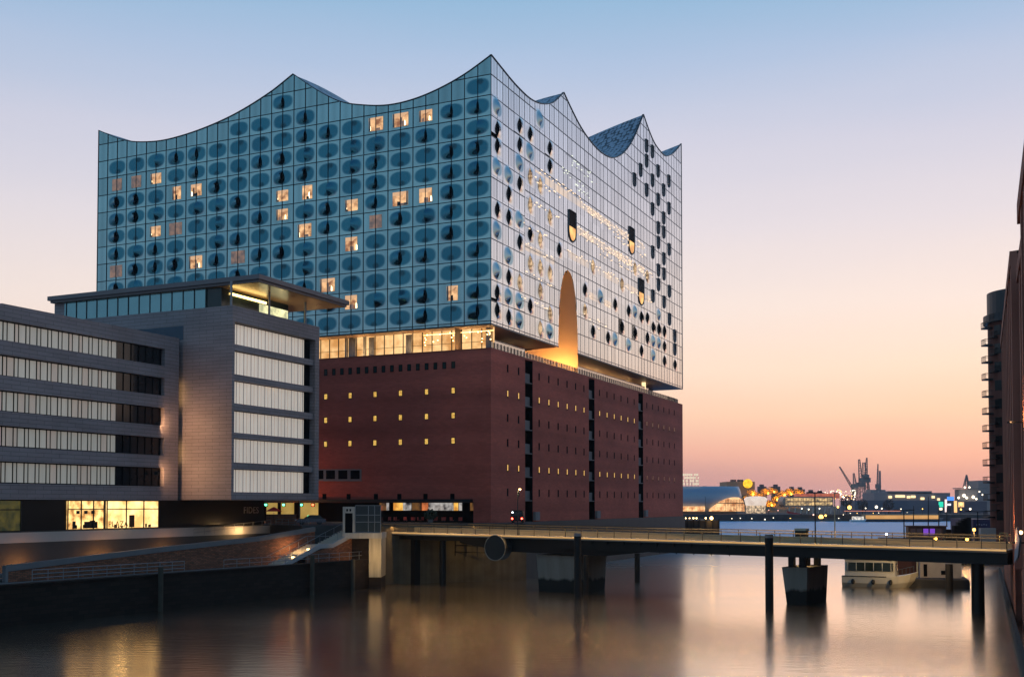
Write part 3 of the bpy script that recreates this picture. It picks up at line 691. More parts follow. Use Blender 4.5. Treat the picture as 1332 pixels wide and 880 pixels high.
# slots: dark glass, a dark panel added over the brick jamb, stacked loading balconies
for a, b in slots:
    o = MB(); o.box(a, b, 1.3, 1.5, ZP, ZB - 0.3, NF); o.box(b - 0.04, b - 0.004, 0.02, 1.29, ZP, ZB - 0.02, NF); o.build('slot_glazing', M_dark, hall)
    for k in range(6):
        z = 12.6 + 4.15 * k
        o = MB(); o.box(a + 0.02, b - 0.02, 0.05, 1.29, z - 0.1, z + 0.06, NF); o.box(a + 0.5, b - 0.3, 0.45, 0.53, z + 0.07, z + 1.7, NF); o.build('loading_balcony', mat('balcony_panel', (0.16, 0.145, 0.145), 0.7, 0, 0.25, 0.8), hall)
    o = MB(); o.box(a + 0.6, b - 0.9, 0.7, 0.8, ZB - 7.2, ZB - 6.9, NF); o.build('slot_lamp', glow('slot_lamp', (1, 0.75, 0.4), 4), hall)
    o = MB(); o.box(a + 0.2, b - 1.2, 1.1, 1.2, ZP + 1.9, ZP + 4.2, NF); o.build('slot_door', glow('slot_door', (0.8, 0.5, 0.12), 0.8, (0.4, 0.22, 0.05), 1.0), hall)
# windows of the brick body
M_wlit = glow('lit_slit', (1.0, 0.55, 0.12), 0.95); M_wlit2 = glow('dim_slit', (0.6, 0.22, 0.08), 0.22)
M_frame2 = mat('dark_brick_sill', (0.12, 0.045, 0.035), 0.8)
def slit(m):
    o = MB(); o.box(-0.27, 0.27, -0.02, 0.05, -0.62, 0.62, mi=1); o.quad((-0.17, -0.024, -0.5), (0.17, -0.024, -0.5), (0.17, -0.024, 0.5), (-0.17, -0.024, 0.5)); o.box(-0.33, 0.33, -0.07, 0.04, -0.72, -0.63, mi=2); return o.mesh('slit_window', [m, M_dark, M_frame2])
SD, SL, SL2 = slit(M_dark), slit(M_wlit), slit(M_wlit2)
cols = [6.49, 10.97] + [19.95 + 4.51 * i for i in range(6)] + [51.5 + 4.51 * i for i in range(6)] + [83.3 + 4.51 * i for i in range(6)]
cnt = 0; rest = MB()
for z, lit in ((34.93, 0), (30.65, 1), (26.55, 0), (22.35, 0), (18.12, 1), (14.0, 0)):
    for i, x in enumerate(cols):
        me = SD if not lit else (SL if i < 14 else SL2)
        if i >= 14 and not lit and cnt >= 80:
            rest.box(x - 0.27, x + 0.27, -0.02, 0.05, z - 0.62, z + 0.62, NF); continue
        cnt += 1; place('slit_window', me, NF.M(x, 0, z), hall)
if rest.f: r_ = rest.build('slit_window', M_dark, hall, label='dark slit windows at the far end of the brick wall'); r_['kind'] = 'stuff'
def sq(w, h, m, fm, sill=False):
    o = MB(); o.box(-w, w, -0.02, 0.05, -h, h, mi=1); o.quad((-w * 0.72, -0.024, -h * 0.8), (w * 0.72, -0.024, -h * 0.8), (w * 0.72, -0.024, h * 0.8), (-w * 0.72, -0.024, h * 0.8))
    if sill: o.box(-w - 0.1, w + 0.1, -0.1, 0.02, -h - 0.18, -h, mi=2)
    return o.mesh('small_window', [m, fm, M_greym])
M_wl3 = glow('lit_square', (1.0, 0.62, 0.14), 0.9, (0.6, 0.32, 0.06), 3.0); M_frame = mat('dark_bronze', (0.05, 0.02, 0.012), 0.5, 0, 0.2)
M_blk_gl = mat('dark_green_pane', (0.02, 0.035, 0.035), 0.15, 0, 0.3)
W1, W2, W3, W4 = sq(0.4, 0.55, M_wl3, M_frame), sq(0.36, 0.58, M_blk_gl, M_dark), sq(1.3, 0.95, M_dark, M_greym, True), sq(0.4, 0.62, M_dark, M_dark)
for z in (30.85, 26.7, 22.5):
    for k in range(9): place('lit_brick_window', W1, EF.M(-(6.98 + 5.06 * k), 0, z), hall)
for k in range(20): place('small_dark_window', W2, EF.M(-(6.98 + 1.69 * k), 0, 35.12), hall)
for px in (425, 438, 452.5, 467 - 3):
    s, z = atP(px if px != 425 else 415 + 2, 617, C0, GV); 
for k, px in enumerate((415, 430, 446, 462)):
    s, z = atP(px, 617, C0, GV); place('wide_window', W3, EF.M(-s, 0, z), hall)
for px in (422, 453.5, 489, 519.5, 553.5, 588.5):
    s, z = atP(px, 646.5, C0, GV); place('low_dark_window', W4, EF.M(-s, 0, z), hall)
# lit ground floor rooms
M_ger = glow('garage_yellow', (0.75, 0.5, 0.13), 0.6, (0.5, 0.3, 0.06), 0.25)
M_rest = [glow('restaurant_amber', (1.0, 0.6, 0.12), 1.3, (0.5, 0.2, 0.03), 0.6), glow('restaurant_white', (0.9, 0.84, 0.78), 0.55, (0.03, 0.03, 0.04), 0.9), glow('restaurant_red', (0.9, 0.25, 0.08), 0.8, (0.2, 0.05, 0.02), 0.9), glow('restaurant_brown', (0.4, 0.18, 0.05), 0.5, (0.05, 0.03, 0.02), 0.7)]
segs = [(347, 361, M_ger), (366, 382.5, M_ger), (391, 414, M_ger), (494, 503, M_rest[3]), (503, 506, M_rest[1]), (512, 524, M_rest[0]), (524.5, 535, M_rest[1]), (536, 548, M_rest[3]), (549, 557, M_rest[2]), (557.5, 575, M_rest[1]), (575, 590, M_rest[1]), (590.5, 596, M_rest[0]), (597, 601, M_rest[1]), (612, 619, M_rest[3]), (620, 625, M_rest[0])]
for a, b, m in segs:
    s0, s1 = atP(a, 670, C0 + Vector((GU.x * 2.2, GU.y * 2.2, 0)), GV)[0], atP(b, 670, C0 + Vector((GU.x * 2.2, GU.y * 2.2, 0)), GV)[0]
    o = MB(); z0 = ZP + (2.0 if a > 480 else 0.1); o.box(-s0, -s1, 2.1, 2.2, z0, ZP + 3.3, EF); o.build('lit_room', m, hall)
for x, e in ((12, 120), (28, 120)): lamp('ground_floor_light', EF.P(-x, -0.6, ZP + 2.9), e * 2, (1, 0.6, 0.3), 0.3, hall)
lamp('garage_light', EF.P(-40, -9.0, ZP + 1.2), 1300, (1, 0.36, 0.10), 0.6, hall, (GU.x, GU.y, 0.45))
# waterside plinth with a row of small holes
o = MB(); o.box(0.5, LN, -0.35, 0.0, -2, ZP - 0.02, NF); o.build('plinth', mat('bluish_plinth', (0.075, 0.075, 0.09), 0.8, 0, 0.3, 0.4), hall)
o = MB(); x = 18.5
while x < LN: o.box(x, x + 0.7, -0.37, -0.34, ZP - 1.0, ZP - 0.45, NF); x += 1.75
o.build('drain_holes', M_dark, hall)
for a, b in slots:
    o = MB(); o.box(b + 0.1, b + 2.1, -0.5, -0.02, ZP + 0.2, ZP + 1.7, NF); o.build('service_box', M_concd, hall)

# ==================================================================  OFFICE BUILDING
off = thing('office_building', 'grey clad office block with ribbon windows and a flat roofed penthouse beside the basin', 'office', (OB.x, OB.y, ZP))
rows_w = [(30.2, 32.47), (26.26, 28.61), (22.3, 24.65), (18.38, 20.71), (14.3, 16.76)]
XL, XR, WE, WT = -60.0, 25.6, 28.3, 34.15
o = MB(); o.box(XL, WE, 1.2, 17, 12.5, WT - 0.02, OF)
zz = [12.5] + [z for r in rows_w[::-1] for z in r] + [WT]
for a, b in zip(zz[::2], zz[1::2]): o.box(XL, WE, 0, 1.197, a, b, OF)
for a, b in rows_w: o.box(XR, WE, 0.003, 1.194, a + 0.001, b - 0.001, OF)
o.box(-0.2, WE, -0.02, 0.4, WT, WT + 0.12, OF)
o.build('wing_wall', M_clad, off)
o = MB(); o.box(WE, WE + 0.95, 0.9, 4, 12.5, WT, OF); o.build('dark_gap', M_dark, off)
o = MB(); o.box(WE - 0.12, WE + 0.02, 0.2, 0.5, 25.2, 28.4, OF); o.box(WE - 0.12, WE + 0.02, 0.2, 0.5, 17.6, 20.3, OF); o.build('slot_light', glow('slot_light', (1, 0.62, 0.22), 5), off)

for z_ in (22.5, 16.0):
    lamp('added_wall_light', OF.P(WE - 4.2, -0.75, z_), 800, (1, 0.56, 0.27), 0.35, off, (GU.x - GV.x * 0.75, GU.y - GV.y * 0.75, 0.05))  # lamp added for the wedge of light on the block; real source unknown
    o = MB(); o.box(WE - 4.5, WE - 4.25, -0.7, 0.0, z_ - 0.2, z_ + 0.2, OF); o.build('floodlight', M_black, off)  # fixture box added to carry the lamp above
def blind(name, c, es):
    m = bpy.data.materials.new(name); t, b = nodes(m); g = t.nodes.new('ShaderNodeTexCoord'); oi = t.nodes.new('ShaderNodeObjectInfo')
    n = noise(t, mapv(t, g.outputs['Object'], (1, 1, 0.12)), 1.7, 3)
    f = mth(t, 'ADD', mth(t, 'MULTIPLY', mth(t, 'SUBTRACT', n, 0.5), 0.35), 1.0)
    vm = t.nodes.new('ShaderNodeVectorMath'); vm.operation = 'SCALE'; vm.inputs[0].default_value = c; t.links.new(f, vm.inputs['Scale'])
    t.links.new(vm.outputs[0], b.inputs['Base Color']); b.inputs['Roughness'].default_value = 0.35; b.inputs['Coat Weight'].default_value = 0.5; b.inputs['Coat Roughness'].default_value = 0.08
    t.links.new(vm.outputs[0], b.inputs['Emission Color']); b.inputs['Emission Strength'].default_value = es  # faint glow of the blinds themselves, added to brighten them
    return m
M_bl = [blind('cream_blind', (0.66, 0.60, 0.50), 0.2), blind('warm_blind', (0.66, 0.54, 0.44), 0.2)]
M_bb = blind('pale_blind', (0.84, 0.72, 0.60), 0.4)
M_dgl = mat('dark_office_glass', (0.012, 0.016, 0.02), 0.12, 0, 0.3, 0.6)
random.seed(2)
for a, b in rows_w:
    o = MB(); x = 0.45 - 1.565 * 38; k = 0
    mull = MB()
    while x < 17.2:
        o.box(x + 0.14, x + 0.50, 0.55, 0.6, a + 0.12, b - 0.14, OF, mi=random.choice((0, 0, 1)))
        if x + 0.62 < 17.2: o.box(x + 0.68, x + 1.50, 0.55, 0.6, a + 0.12, b - 0.14, OF, mi=random.choice((0, 0, 0, 1)))
        x += 1.565
    f = MB(); f.box(XL, XR, 0.62, 1.19, a + 0.002, b - 0.002, OF)
    rb = f.build('ribbon_window', M_dark, off)
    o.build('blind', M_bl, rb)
    d = MB(); x = 17.5
    while x < XR - 0.3: d.box(x, x + 1.05, 0.5, 0.58, a + 0.08, b - 0.08, OF); x += 1.3
    d.build('dark_pane', M_dgl, rb)
# corner block
o = MB(); BD = 40.0; BW = 19.95; BT, BZ = 38.3, 12.55
o.box(0.003, BW - 0.003, 1.4, BD, BZ, BT - 0.02, BF)
rows_b = [(33.28, 36.18), (29.28, 32.45), (25.39, 28.45), (21.49, 24.46), (17.5, 20.76), (13.53, 16.68)]
zz = [BZ] + [z for r in rows_b[::-1] for z in r] + [BT]
o.box(0, 0.5, 0, 1.397, BZ, BT, BF); o.box(18.95, BW, 0, 1.397, BZ, BT, BF)
o.box(0.5, 18.95, 0.0, 1.394, BZ, rows_b[-1][0] - 0.001, BF); o.box(0.5, 18.95, 0.0, 1.394, rows_b[0][1], BT, BF)
zz = [z for r in rows_b[::-1] for z in r]
for a, b in zip(zz[1:-1:2], zz[2::2]): o.box(0.5, 18.95, 0.35, 1.391, a, b, BF)
o.box(-0.0, 0.5, 1.4, BD, BT - 0.02, BT + 0.0, BF)
o.build('block_wall', M_clad, off)
o = MB(); o.box(8.6, 8.9, -0.04, 0.3, 34.4, 35.9, BL)
dk = MB(); dk.box(-16.5, -8.3, -0.03, 0.2, 34.2, 36.1, BL); dk.build('recess_window', mat('recess_glass', (0.03, 0.06, 0.09), 0.12, 0.3, 0.3), off)
for a, b in rows_b:
    f = MB(); f.box(0.502, 18.948, 1.0, 1.39, a, b, BF); bay = f.build('window_bay', M_dark, off)
    o = MB(); x = 0.52; xs = [0.52, 1.19] + [1.19 + 1.54 * (i + 1) for i in range(10)] + [17.4]
    for i, (p, q) in enumerate(zip(xs, xs[1:])):
        if q - p < 0.2: continue
        o.box(p + 0.07, q - 0.07, 0.9, 0.98, a + 0.06, b - 0.1, BF, mi=0)
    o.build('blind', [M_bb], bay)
    o = MB()
    for p, q in zip(xs[1:], xs[2:]): m_ = (p + q) / 2; o.box(m_ - 0.025, m_ + 0.025, 0.84, 0.895, a + 0.06, b - 0.1, BF)
    o.build('glazing_bar', M_greym, bay)
# penthouse
RZ = 42.65
o = MB(); o.box(2.2, 24.0, -2.6, 36, RZ - 0.62, RZ, BF); o.box(2.5, 23.7, -2.3, 35.7, RZ - 0.95, RZ - 0.62, BF)
rf = o.build('penthouse_roof', mat('roof_fascia', (0.2, 0.165, 0.165), 0.5, 0.1, 0.12, 0.4), off)
o = MB(); o.box(2.8, 23.4, -2.1, 35.5, RZ - 0.99, RZ - 0.953, BF); o.build('timber_soffit', mat('soffit_panels', (0.3, 0.2, 0.12), 0.25, 0.2, 0.25, 0.5), rf)
o = MB(); o.box(3.2, 18, 33.6, 35.6, BT, RZ - 1, BF); o.build('penthouse_end_wall', M_clad, off)
M_pg = mat('teal_penthouse_glass', (0.22, 0.40, 0.42), 0.12, 0.75, 0.12, 0.5)
o = MB(); o.box(3.2, 3.3, 7.2, 33.6, BT, RZ - 1, BF); o.build('penthouse_glazing', M_pg, off)
o = MB(); y = 7.2
while y < 33.6: o.box(3.1, 3.2, y - 0.04, y + 0.04, BT, RZ - 1, BF); y += 2.0
o.build('penthouse_mullions', M_line, off)
o = MB(); o.box(3.4, 18.5, 4.6, 4.8, BT, RZ - 1, BF); o.box(3.3, 3.5, 4.6, 7.2, BT, RZ - 1, BF); o.build('terrace_back_wall', M_blk_gl, off)
o = MB(); o.box(5.0, 13.0, 4.4, 4.55, RZ - 1.75, RZ - 1.45, BF); o.build('strip_light', glow('penthouse_strip', (1, 0.66, 0.2), 7), off)
o = MB(); o.box(11.5, 18.2, 4.45, 4.55, BT + 0.1, RZ - 1.9, BF); o.build('lit_penthouse_window', glow('penthouse_room', (0.9, 0.85, 0.45), 1.4, (0.35, 0.35, 0.2), 0.7), off)
lamp('terrace_lamp', BF.P(7, 3.0, BT + 0.15), 190, (1, 0.62, 0.22), 0.3, off, (0, 0, 1)); lamp('terrace_lamp', BF.P(15, 3.0, BT + 0.15), 150, (1, 0.7, 0.3), 0.3, off, (0, 0, 1))
for x in (0.8, 9.0, 17.6):
    o = MB(); p = BF.P(x, 0.9, 0); o.cyl(p.x, p.y, BT - 0.05, RZ - 0.97, 0.16); o.build('column', M_greym, off)
# ground floor: black glazed shopfronts under the overhang
o = MB(); o.box(XL, 47.4, 0.3, 12, ZP - 0.3, 12.5, OF); o.build('ground_floor', mat('black_shopfront', (0.005, 0.005, 0.006), 0.35, 0, 0.2), off)
o = MB(); o.box(XL, 48.0, -0.62, 0.29, ZP - 1.25, ZP - 0.1, OF); o.build('white_plinth', mat('plinth_panels', (0.45, 0.41, 0.37), 0.7, 0, 0.12, 0.4), off)
def shop(px0, px1, name, m, label=None):
    s0, s1 = atP(px0, 670, OA, GU)[0], atP(px1, 670, OA, GU)[0]
    f = MB(); f.box(s0, s1, 0.16, 0.28, ZP + 0.1, 12.35, OF); q = f.build(name, m, off, label=label)
    g_ = MB(); g_.box(s0 - 0.06, s1 + 0.06, 0.02, 0.15, 11.3, 11.42, OF)
    for u in (0, 0.36, 0.7, 1): x = s0 + (s1 - s0) * u; g_.box(x - 0.06, x + 0.06, 0.03, 0.14, ZP + 0.1, 12.35, OF)
    g_.build('shop_frame', M_black, q); return q, s0, s1
M_sh1 = glow('shop_light', (1.0, 0.62, 0.22), 2.2, (0.28, 0.12, 0.03), 0.9); M_sh2 = glow('shop_light_bright', (1.0, 0.66, 0.26), 2.2, (0.6, 0.32, 0.1), 0.5); M_sh0 = glow('shop_dim', (0.16, 0.13, 0.03), 0.5, (0.03, 0.04, 0.02), 0.8)
shop(-120, 28, 'shop_window', M_sh0, 'dim greenish shop window')
q1, a1_, b1_ = shop(89, 136, 'shop_window', M_sh1, 'bright amber shop window crowded with lamps and furniture')
q2, a2_, b2_ = shop(140, 207, 'shop_window', M_sh2, 'bright amber shop window with a letter banner')
random.seed(9)
o = MB()
for i in range(9):
    x = random.uniform(a1_ + 0.3, b1_ - 0.9); o.box(x, x + random.uniform(0.3, 0.9), 0.1, 0.15, ZP + 0.15, ZP + random.uniform(0.5, 1.3), OF)
for i in range(3): x = random.uniform(a1_ + 1, b1_ - 1); o.box(x, x + 0.5, 0.1, 0.15, ZP + 1.9, ZP + 2.3, OF)
o.build('furniture_display', M_black, q1)
o = MB()
for i in range(7):
    x = random.uniform(a2_ + 0.3, b2_ - 0.9); o.box(x, x + random.uniform(0.2, 0.7), 0.11, 0.15, ZP + 0.12, ZP + random.uniform(0.3, 0.6), OF)
x = a2_ + (b2_ - a2_) * 0.42; o.box(x, x + 0.9, 0.1, 0.15, ZP + 0.15, ZP + 1.7, OF)
o.build('shop_goods', mat('shop_goods', (0.05, 0.025, 0.01), 0.7), q2)
def text(body, size, fr, x, y, z, m, parent, name='lettering', depth=0.02):
    cu = bpy.data.curves.new(name, 'FONT'); cu.body = body; cu.size = size; cu.extrude = depth; cu.align_x = 'LEFT'; cu.space_character = 1.1
    tmp = bpy.data.objects.new('tmp', cu); col.objects.link(tmp); dg = bpy.context.evaluated_depsgraph_get(); me = bpy.data.meshes.new_from_object(tmp.evaluated_get(dg)); bpy.data.objects.remove(tmp)
    me.materials.clear(); me.materials.append(m)
    M = fr.M(x, y, z) @ Matrix.Rotation(R(90), 4, 'X'); return place(name, me, M, parent)
text('FIDES', 1.35, OF, atP(322, 662, OA, GU)[0] - 0.6, 0.26, 11.0 - 0.35, mat('sign_letters', (0.28, 0.25, 0.27), 0.4, 0.4), off, 'sign_lettering')
text('PLAZA', 1.05, OF, a2_ + 0.25, 0.12, ZP + 0.25, mat('window_letters', (0.2, 0.14, 0.05), 0.6), q2)
lamp('shop_spill', OF.P((a1_ + b2_) / 2, -1.0, ZP + 2.6), 300, (1, 0.6, 0.22), 0.6, off)

# ==================================================================  QUAY, RAMP, STAIRS
o = MB(); o.box(-60, 62, -0.2, 0.5, -3, 3.9, QF); o.box(-60, 62, -0.35, 0.9, 3.9, 4.1, QF)
tag(o.build('quay_wall', M_quay), 'dark old quay wall with pale coping along the left basin edge', 'quay wall')
qa, qb = Vector((-19.4, 165.5)), NF.P(-2, -7, 0).xy; qe = (qb - qa).normalized(); qf_ = Fr(qa, qe, (-qe.y, qe.x)); qL = (qb - qa).length
o = MB(); o.box(0, qL, -0.5, 0.4, -2, ZP - 0.25, qf_); tag(o.build('quay_wall', mat('shaded_concrete', (0.13, 0.105, 0.07), 0.8, 0, 0.5, 0.5, streak=1.2)), 'stained concrete quay wall in the shade under the bridge head', 'quay wall')  # concrete colour darkened for the shade under the bridge
# ramp up to the street, with parapet on the basin side
pts = [(4.55, 5.66), (23.8, 6.82), (42.0, 7.72), (52.9, 8.75)]
rp = thing('ramp', 'long sloping pedestrian ramp with a grey parapet rising along the promenade', 'ramp', QF.P(30, 6, 3.9))
o = MB()
for (a, za), (b, zb) in zip(pts, pts[1:]):
    o.loft([[QF.P(x, 5.0, 3.9), QF.P(x, 5.35, 3.9), QF.P(x, 5.35, z - 0.62), QF.P(x, 5.0, z - 0.62)] for x, z in ((a, za), (b, zb))])
o.build('ramp_wall', M_fbrick, rp)
o = MB()
for (a, za), (b, zb) in zip(pts, pts[1:]):
    o.loft([[QF.P(x, 4.92, z - 0.62), QF.P(x, 5.43, z - 0.62), QF.P(x, 5.43, z), QF.P(x, 4.92, z)] for x, z in ((a, za), (b, zb))])
o.box(4.25, 4.56, 4.9, 5.45, 3.9, 5.66, QF)
o.build('parapet', mat('grey_parapet', (0.17, 0.165, 0.17), 0.6, 0, 0.2), rp)
o = MB()
for (a, za), (b, zb) in zip(pts, pts[1:]):
    o.loft([[QF.P(x, 5.44, z - 1.3), QF.P(x, 8.6, z - 1.3), QF.P(x, 8.6, z - 1.1), QF.P(x, 5.44, z - 1.1)] for x, z in ((a, za), (b, zb))])
o.build('ramp_path', M_pave, rp)
# brick wall between ramp and plinth
o = MB(); o.box(-70, 30.2, -0.55, 0.3, 3.5, ZP - 1.26, OF); tag(o.build('brick_wall', M_fbrick), 'orange lit brick wall below the white plinth of the office', 'wall')
o = MB(); o.box(30.25, 47.6, -0.58, 0.3, 3.5, ZP - 1.26, OF); tag(o.build('retaining_wall', M_conc), 'pale retaining wall between the ramp and the black shopfront', 'wall')
for s_, e in ((2, 90), (14, 140), (25, 120)): lamp('wall_washer', OF.P(s_, -2.6, 5.0), e * 3.2, (1, 0.40, 0.1), 0.3, None, (GV.x, GV.y, -0.1))
lamp('ramp_lamp', OF.P(40, -2.6, 8.3), 500, (1, 0.6, 0.25), 0.3, None, (GV.x, GV.y, 0.1))
def rail(name, pts_, label, h=1.05, step=1.8, r=0.03, m=None, group=None, cat='railing', mids=1):
    o = MB(); tot = 0
    for (p, q) in zip(pts_, pts_[1:]):
        p, q = Vector(p), Vector(q); L = (q - p).length; n = max(1, round(L / step))
        for k in range(n + 1):
            c = p.lerp(q, k / n); o.tube([c, c + Vector((0, 0, h))], r, 5)
        for j in range(mids + 1): dz = h * (1 - j / (mids + 1)); o.tube([p + Vector((0, 0, dz)), q + Vector((0, 0, dz))], r, 5)
    return tag(o.build(name, m or M_greym), label, cat, group)
rail('railing', [QF.P(6.2, 3.3, 3.9), QF.P(27, 3.3, 3.9)], 'thin metal railing on the promenade in front of the ramp foot', 1.25, 1.9, 0.045, mids=2)
rail('railing', [QF.P(31, 0.8, 4.1), QF.P(62, 0.8, 4.1)], 'long metal railing along the quay edge before the stairs', 1.1, 2.2, 0.035)
rail('railing', [OF.P(30.5, -0.9, 7.6), OF.P(47.4, -0.9, 8.6)], 'handrail on the ramp in front of the pale retaining wall', 1.0, 2.0, 0.03)
# stairs to the bridge head
st = thing('staircase', 'lit staircase with pale stringer climbing from the promenade to the bridge head', 'stairs', QF.P(48, 3.2, 3.9))
M_step = mat('stair_tread', (0.5, 0.45, 0.38), 0.7, 0, 0.15)
o = MB(); n1 = 26
def step_at(k): return 43.0 + k * 0.62 + (2.0 if k >= 13 else 0)
for k in range(n1):
    x = step_at(k); o.box(x, x + (2.62 if k == 12 else 0.62), 2.2, 4.6, 3.9 + k * 0.19, 3.9 + (k + 1) * 0.19, QF)
o.build('stair_treads', M_step, st)
o = MB(); xe = step_at(n1 - 1) + 0.6; xm0, xm1 = step_at(12), step_at(13)
prof = [(42.6, 3.9), (xm0, 3.9 + 13 * 0.19), (xm1, 3.9 + 13 * 0.19), (xe, 3.9 + n1 * 0.19)]
for (a, za), (b, zb) in zip(prof, prof[1:]): o.loft([[QF.P(x, 1.9, z - 0.5), QF.P(x, 2.18, z - 0.5), QF.P(x, 2.18, z + 0.12), QF.P(x, 1.9, z + 0.12)] for x, z in ((a, za), (b, zb))])
o.build('stringer', mat('pale_stringer', (0.42, 0.4, 0.4), 0.6, 0, 0.15), st)
o = MB(); o.prism([xy(QF.P(xm0 - 3, 2.0, 0)), xy(QF.P(xe, 2.0, 0)), xy(QF.P(xe, 2.15, 0)), xy(QF.P(xm0 - 3, 2.15, 0))], 3.9, [5.0, 7.9, 7.9, 5.0]); o.build('stair_side_wall', M_fbrick, st)
o = MB()
for y_ in (2.3, 4.5):
    for k in range(0, n1, 3): p = QF.P(step_at(k) + 0.3, y_, 3.9 + (k + 1) * 0.19); o.tube([p, p + Vector((0, 0, 1))], 0.03, 5)
    for (a, za), (b, zb) in zip(prof, prof[1:]): o.tube([QF.P(a, y_, za + 1.15), QF.P(b, y_, zb + 1.15)], 0.035, 5)
o.build('handrail', M_greym, st)
o = MB()
for k in (3, 8, 18, 23): o.box(step_at(k), step_at(k) + 0.5, 2.2, 2.26, 3.9 + (k + 1) * 0.19 + 0.15, 3.9 + (k + 1) * 0.19 + 0.3, QF)
o.build('stair_lamps', M_warm, st)

for k_ in (6, 20): lamp('stair_light', QF.P(step_at(k_), 3.0, 6.6 + (k_ > 9) * 2.6), 330, (1, 0.62, 0.26), 0.25, st, (qn.x * 0.7, qn.y * 0.7, -1))
# brick ramp mass beside the stairs, lit by the stair lamps
o = MB(); o.prism([xy(QF.P(36, 5.46, 0)), xy(QF.P(54.5, 5.46, 0)), xy(QF.P(54.5, 5.9, 0)), xy(QF.P(36, 5.9, 0))], 3.9, [6.2, 8.3, 8.3, 6.2])
# bridge head: concrete block, door frame and glass lift box
bh = thing('bridge_house', 'small glass lift house on a pale concrete block at the bridge head', 'lift house', QF.P(60, 3, 8))
HF = Fr(QF.P(56.0, 1.0, 0), (0.9903, 0.139), (-0.139, 0.9903))
pb = atY(480, 700, 157.0); HF = Fr((pb.x, pb.y), (1, 0), (0, 1))
o = MB(); o.box(0, 1.75, 0, 5.5, 1.6, 7.1, HF); o.build('concrete_block', mat('board_marked_concrete', (0.42, 0.35, 0.25), 0.8, 0, 0.2, 0.7, streak=2.2), bh); o = MB(); o.box(0.003, 1.747, 0.003, 5.4, -2, 1.6, HF); o.build('tide_zone', M_quay, bh)
o = MB(); o.box(-3.8, 1.85, -0.15, 5.6, 7.1, 7.9, HF); o.build('base_slab', M_conc, bh)
o = MB(); o.box(-3.3, -0.1, 1.2, 5.4, -2, 7.09, HF); o.build('shaft_wall', M_quay, bh)
o = MB(); o.box(-3.75, -3.45, 0, 3, 7.9, 11.6, HF); o.box(-2.35, -2.05, 0, 3, 7.9, 11.6, HF); o.box(-3.45, -2.35, 0, 3, 10.7, 11.6, HF); o.build('door_frame', M_conc, bh)
o = MB(); o.box(-3.45, -2.35, 0.25, 0.35, 7.9, 10.7, HF); o.box(-3.25, -3.0, -0.02, 0.02, 10.95, 11.3, HF); o.box(-2.8, -2.55, -0.02, 0.02, 10.95, 11.3, HF); o.build('door', M_dark, bh)
M_lg = mat('lift_glass', (0.02, 0.03, 0.032), 0.1, 0.0, 0.4, 0.8)
o = MB(); o.box(-2.0, 1.65, 0.1, 3.4, 7.9, 11.75, HF); o.build('glass_box', M_lg, bh)
o = MB()
for x in (-2.0, -0.15, 0.75, 1.6): o.box(x, x + 0.07, 0.03, 0.1, 7.9, 11.8, HF)
for z in (7.95, 9.4, 10.4, 11.75): o.box(-2.0, 1.67, 0.03, 0.1, z, z + 0.07, HF)
o.build('glass_frame', M_greym, bh)
lamp('block_light', HF.P(1.0, -4.0, 4.6), 420, (1, 0.66, 0.28), 0.5, bh, (0, 1, 0.05))
# street furniture on the quay road
rail('parapet_railing', [OF.P(48.5, -1.0, ZP - 0.2), QF.P(54, 7.2, ZP)], 'low railing beside the parked car at the top of the ramp', 1.0, 2.0)
wb = MB(); p0 = atY(348, 672, 172); p1 = atY(388, 672, 176); wb.prism([(p0.x, 171), (p1.x, 174), (p1.x, 174.4), (p0.x, 171.4)], ZP, ZP + 1.5); tag(wb.build('brick_parapet', M_fbrick), 'low brown wall in front of the yellow garage openings', 'wall')

def car(name, label, cat, P, yaw, paint, L=4.4, W=1.8, H=1.45):
    t_ = thing(name, label, cat, P)
    c, s = math.cos(yaw), math.sin(yaw); fr = Fr((P[0], P[1]), (c, s), (-s, c)); z = P[2]
    o = MB(); prof_ = [(-L / 2, 0.35), (-L / 2, 0.8), (-L * 0.42, 0.9), (L * 0.2, 0.95), (L * 0.44, 0.8), (L / 2, 0.65), (L / 2, 0.3)]
    o.loft([[fr.P(x, y * W / 2, z + h) for x, h in prof_] for y in (-1, -0.92, 0.92, 1)], closed=True); o.build('body', paint, t_)
    o = MB(); cab = [(-L * 0.42, 0.9), (-L * 0.3, H - 0.05), (-L * 0.05, H), (L * 0.06, H - 0.04), (L * 0.22, 0.95)]
    o.loft([[fr.P(x, y * W / 2, z + h) for x, h in cab] for y in (-0.82, -0.8, 0.8, 0.82)]); o.build('cabin_glass', M_lg, t_)
    for x in (-L * 0.3, L * 0.3):
        for y in (-1, 1):
            o = MB(); q = fr.P(x, y * W * 0.43, z + 0.32); o.tube([q - fr.Y * 0.1, q + fr.Y * 0.1], 0.32, 12); o.build('wheel', M_black, t_)
    for y in (-1, 1):
        o = MB(); q = fr.P(L / 2 - 0.05, y * W * 0.36, z + 0.66); o.ball(q, 0.12, 6, 4); o.build('headlight', M_white, t_)
        o = MB(); q = fr.P(-L / 2 + 0.03, y * W * 0.36, z + 0.75); o.ball(q, 0.1, 6, 4); o.build('tail_light', mat('red_lens', (0.4, 0.02, 0.02), 0.3), t_)
    return t_
pc = atY(404, 684, 167); car('parked_car', 'dark blue parked car at the top of the ramp before the garage', 'car', (pc.x, 167, ZP), math.atan2(-0.25, -1), mat('dark_blue_paint', (0.02, 0.03, 0.05), 0.2, 0.3, 0.1, coat=1.0))
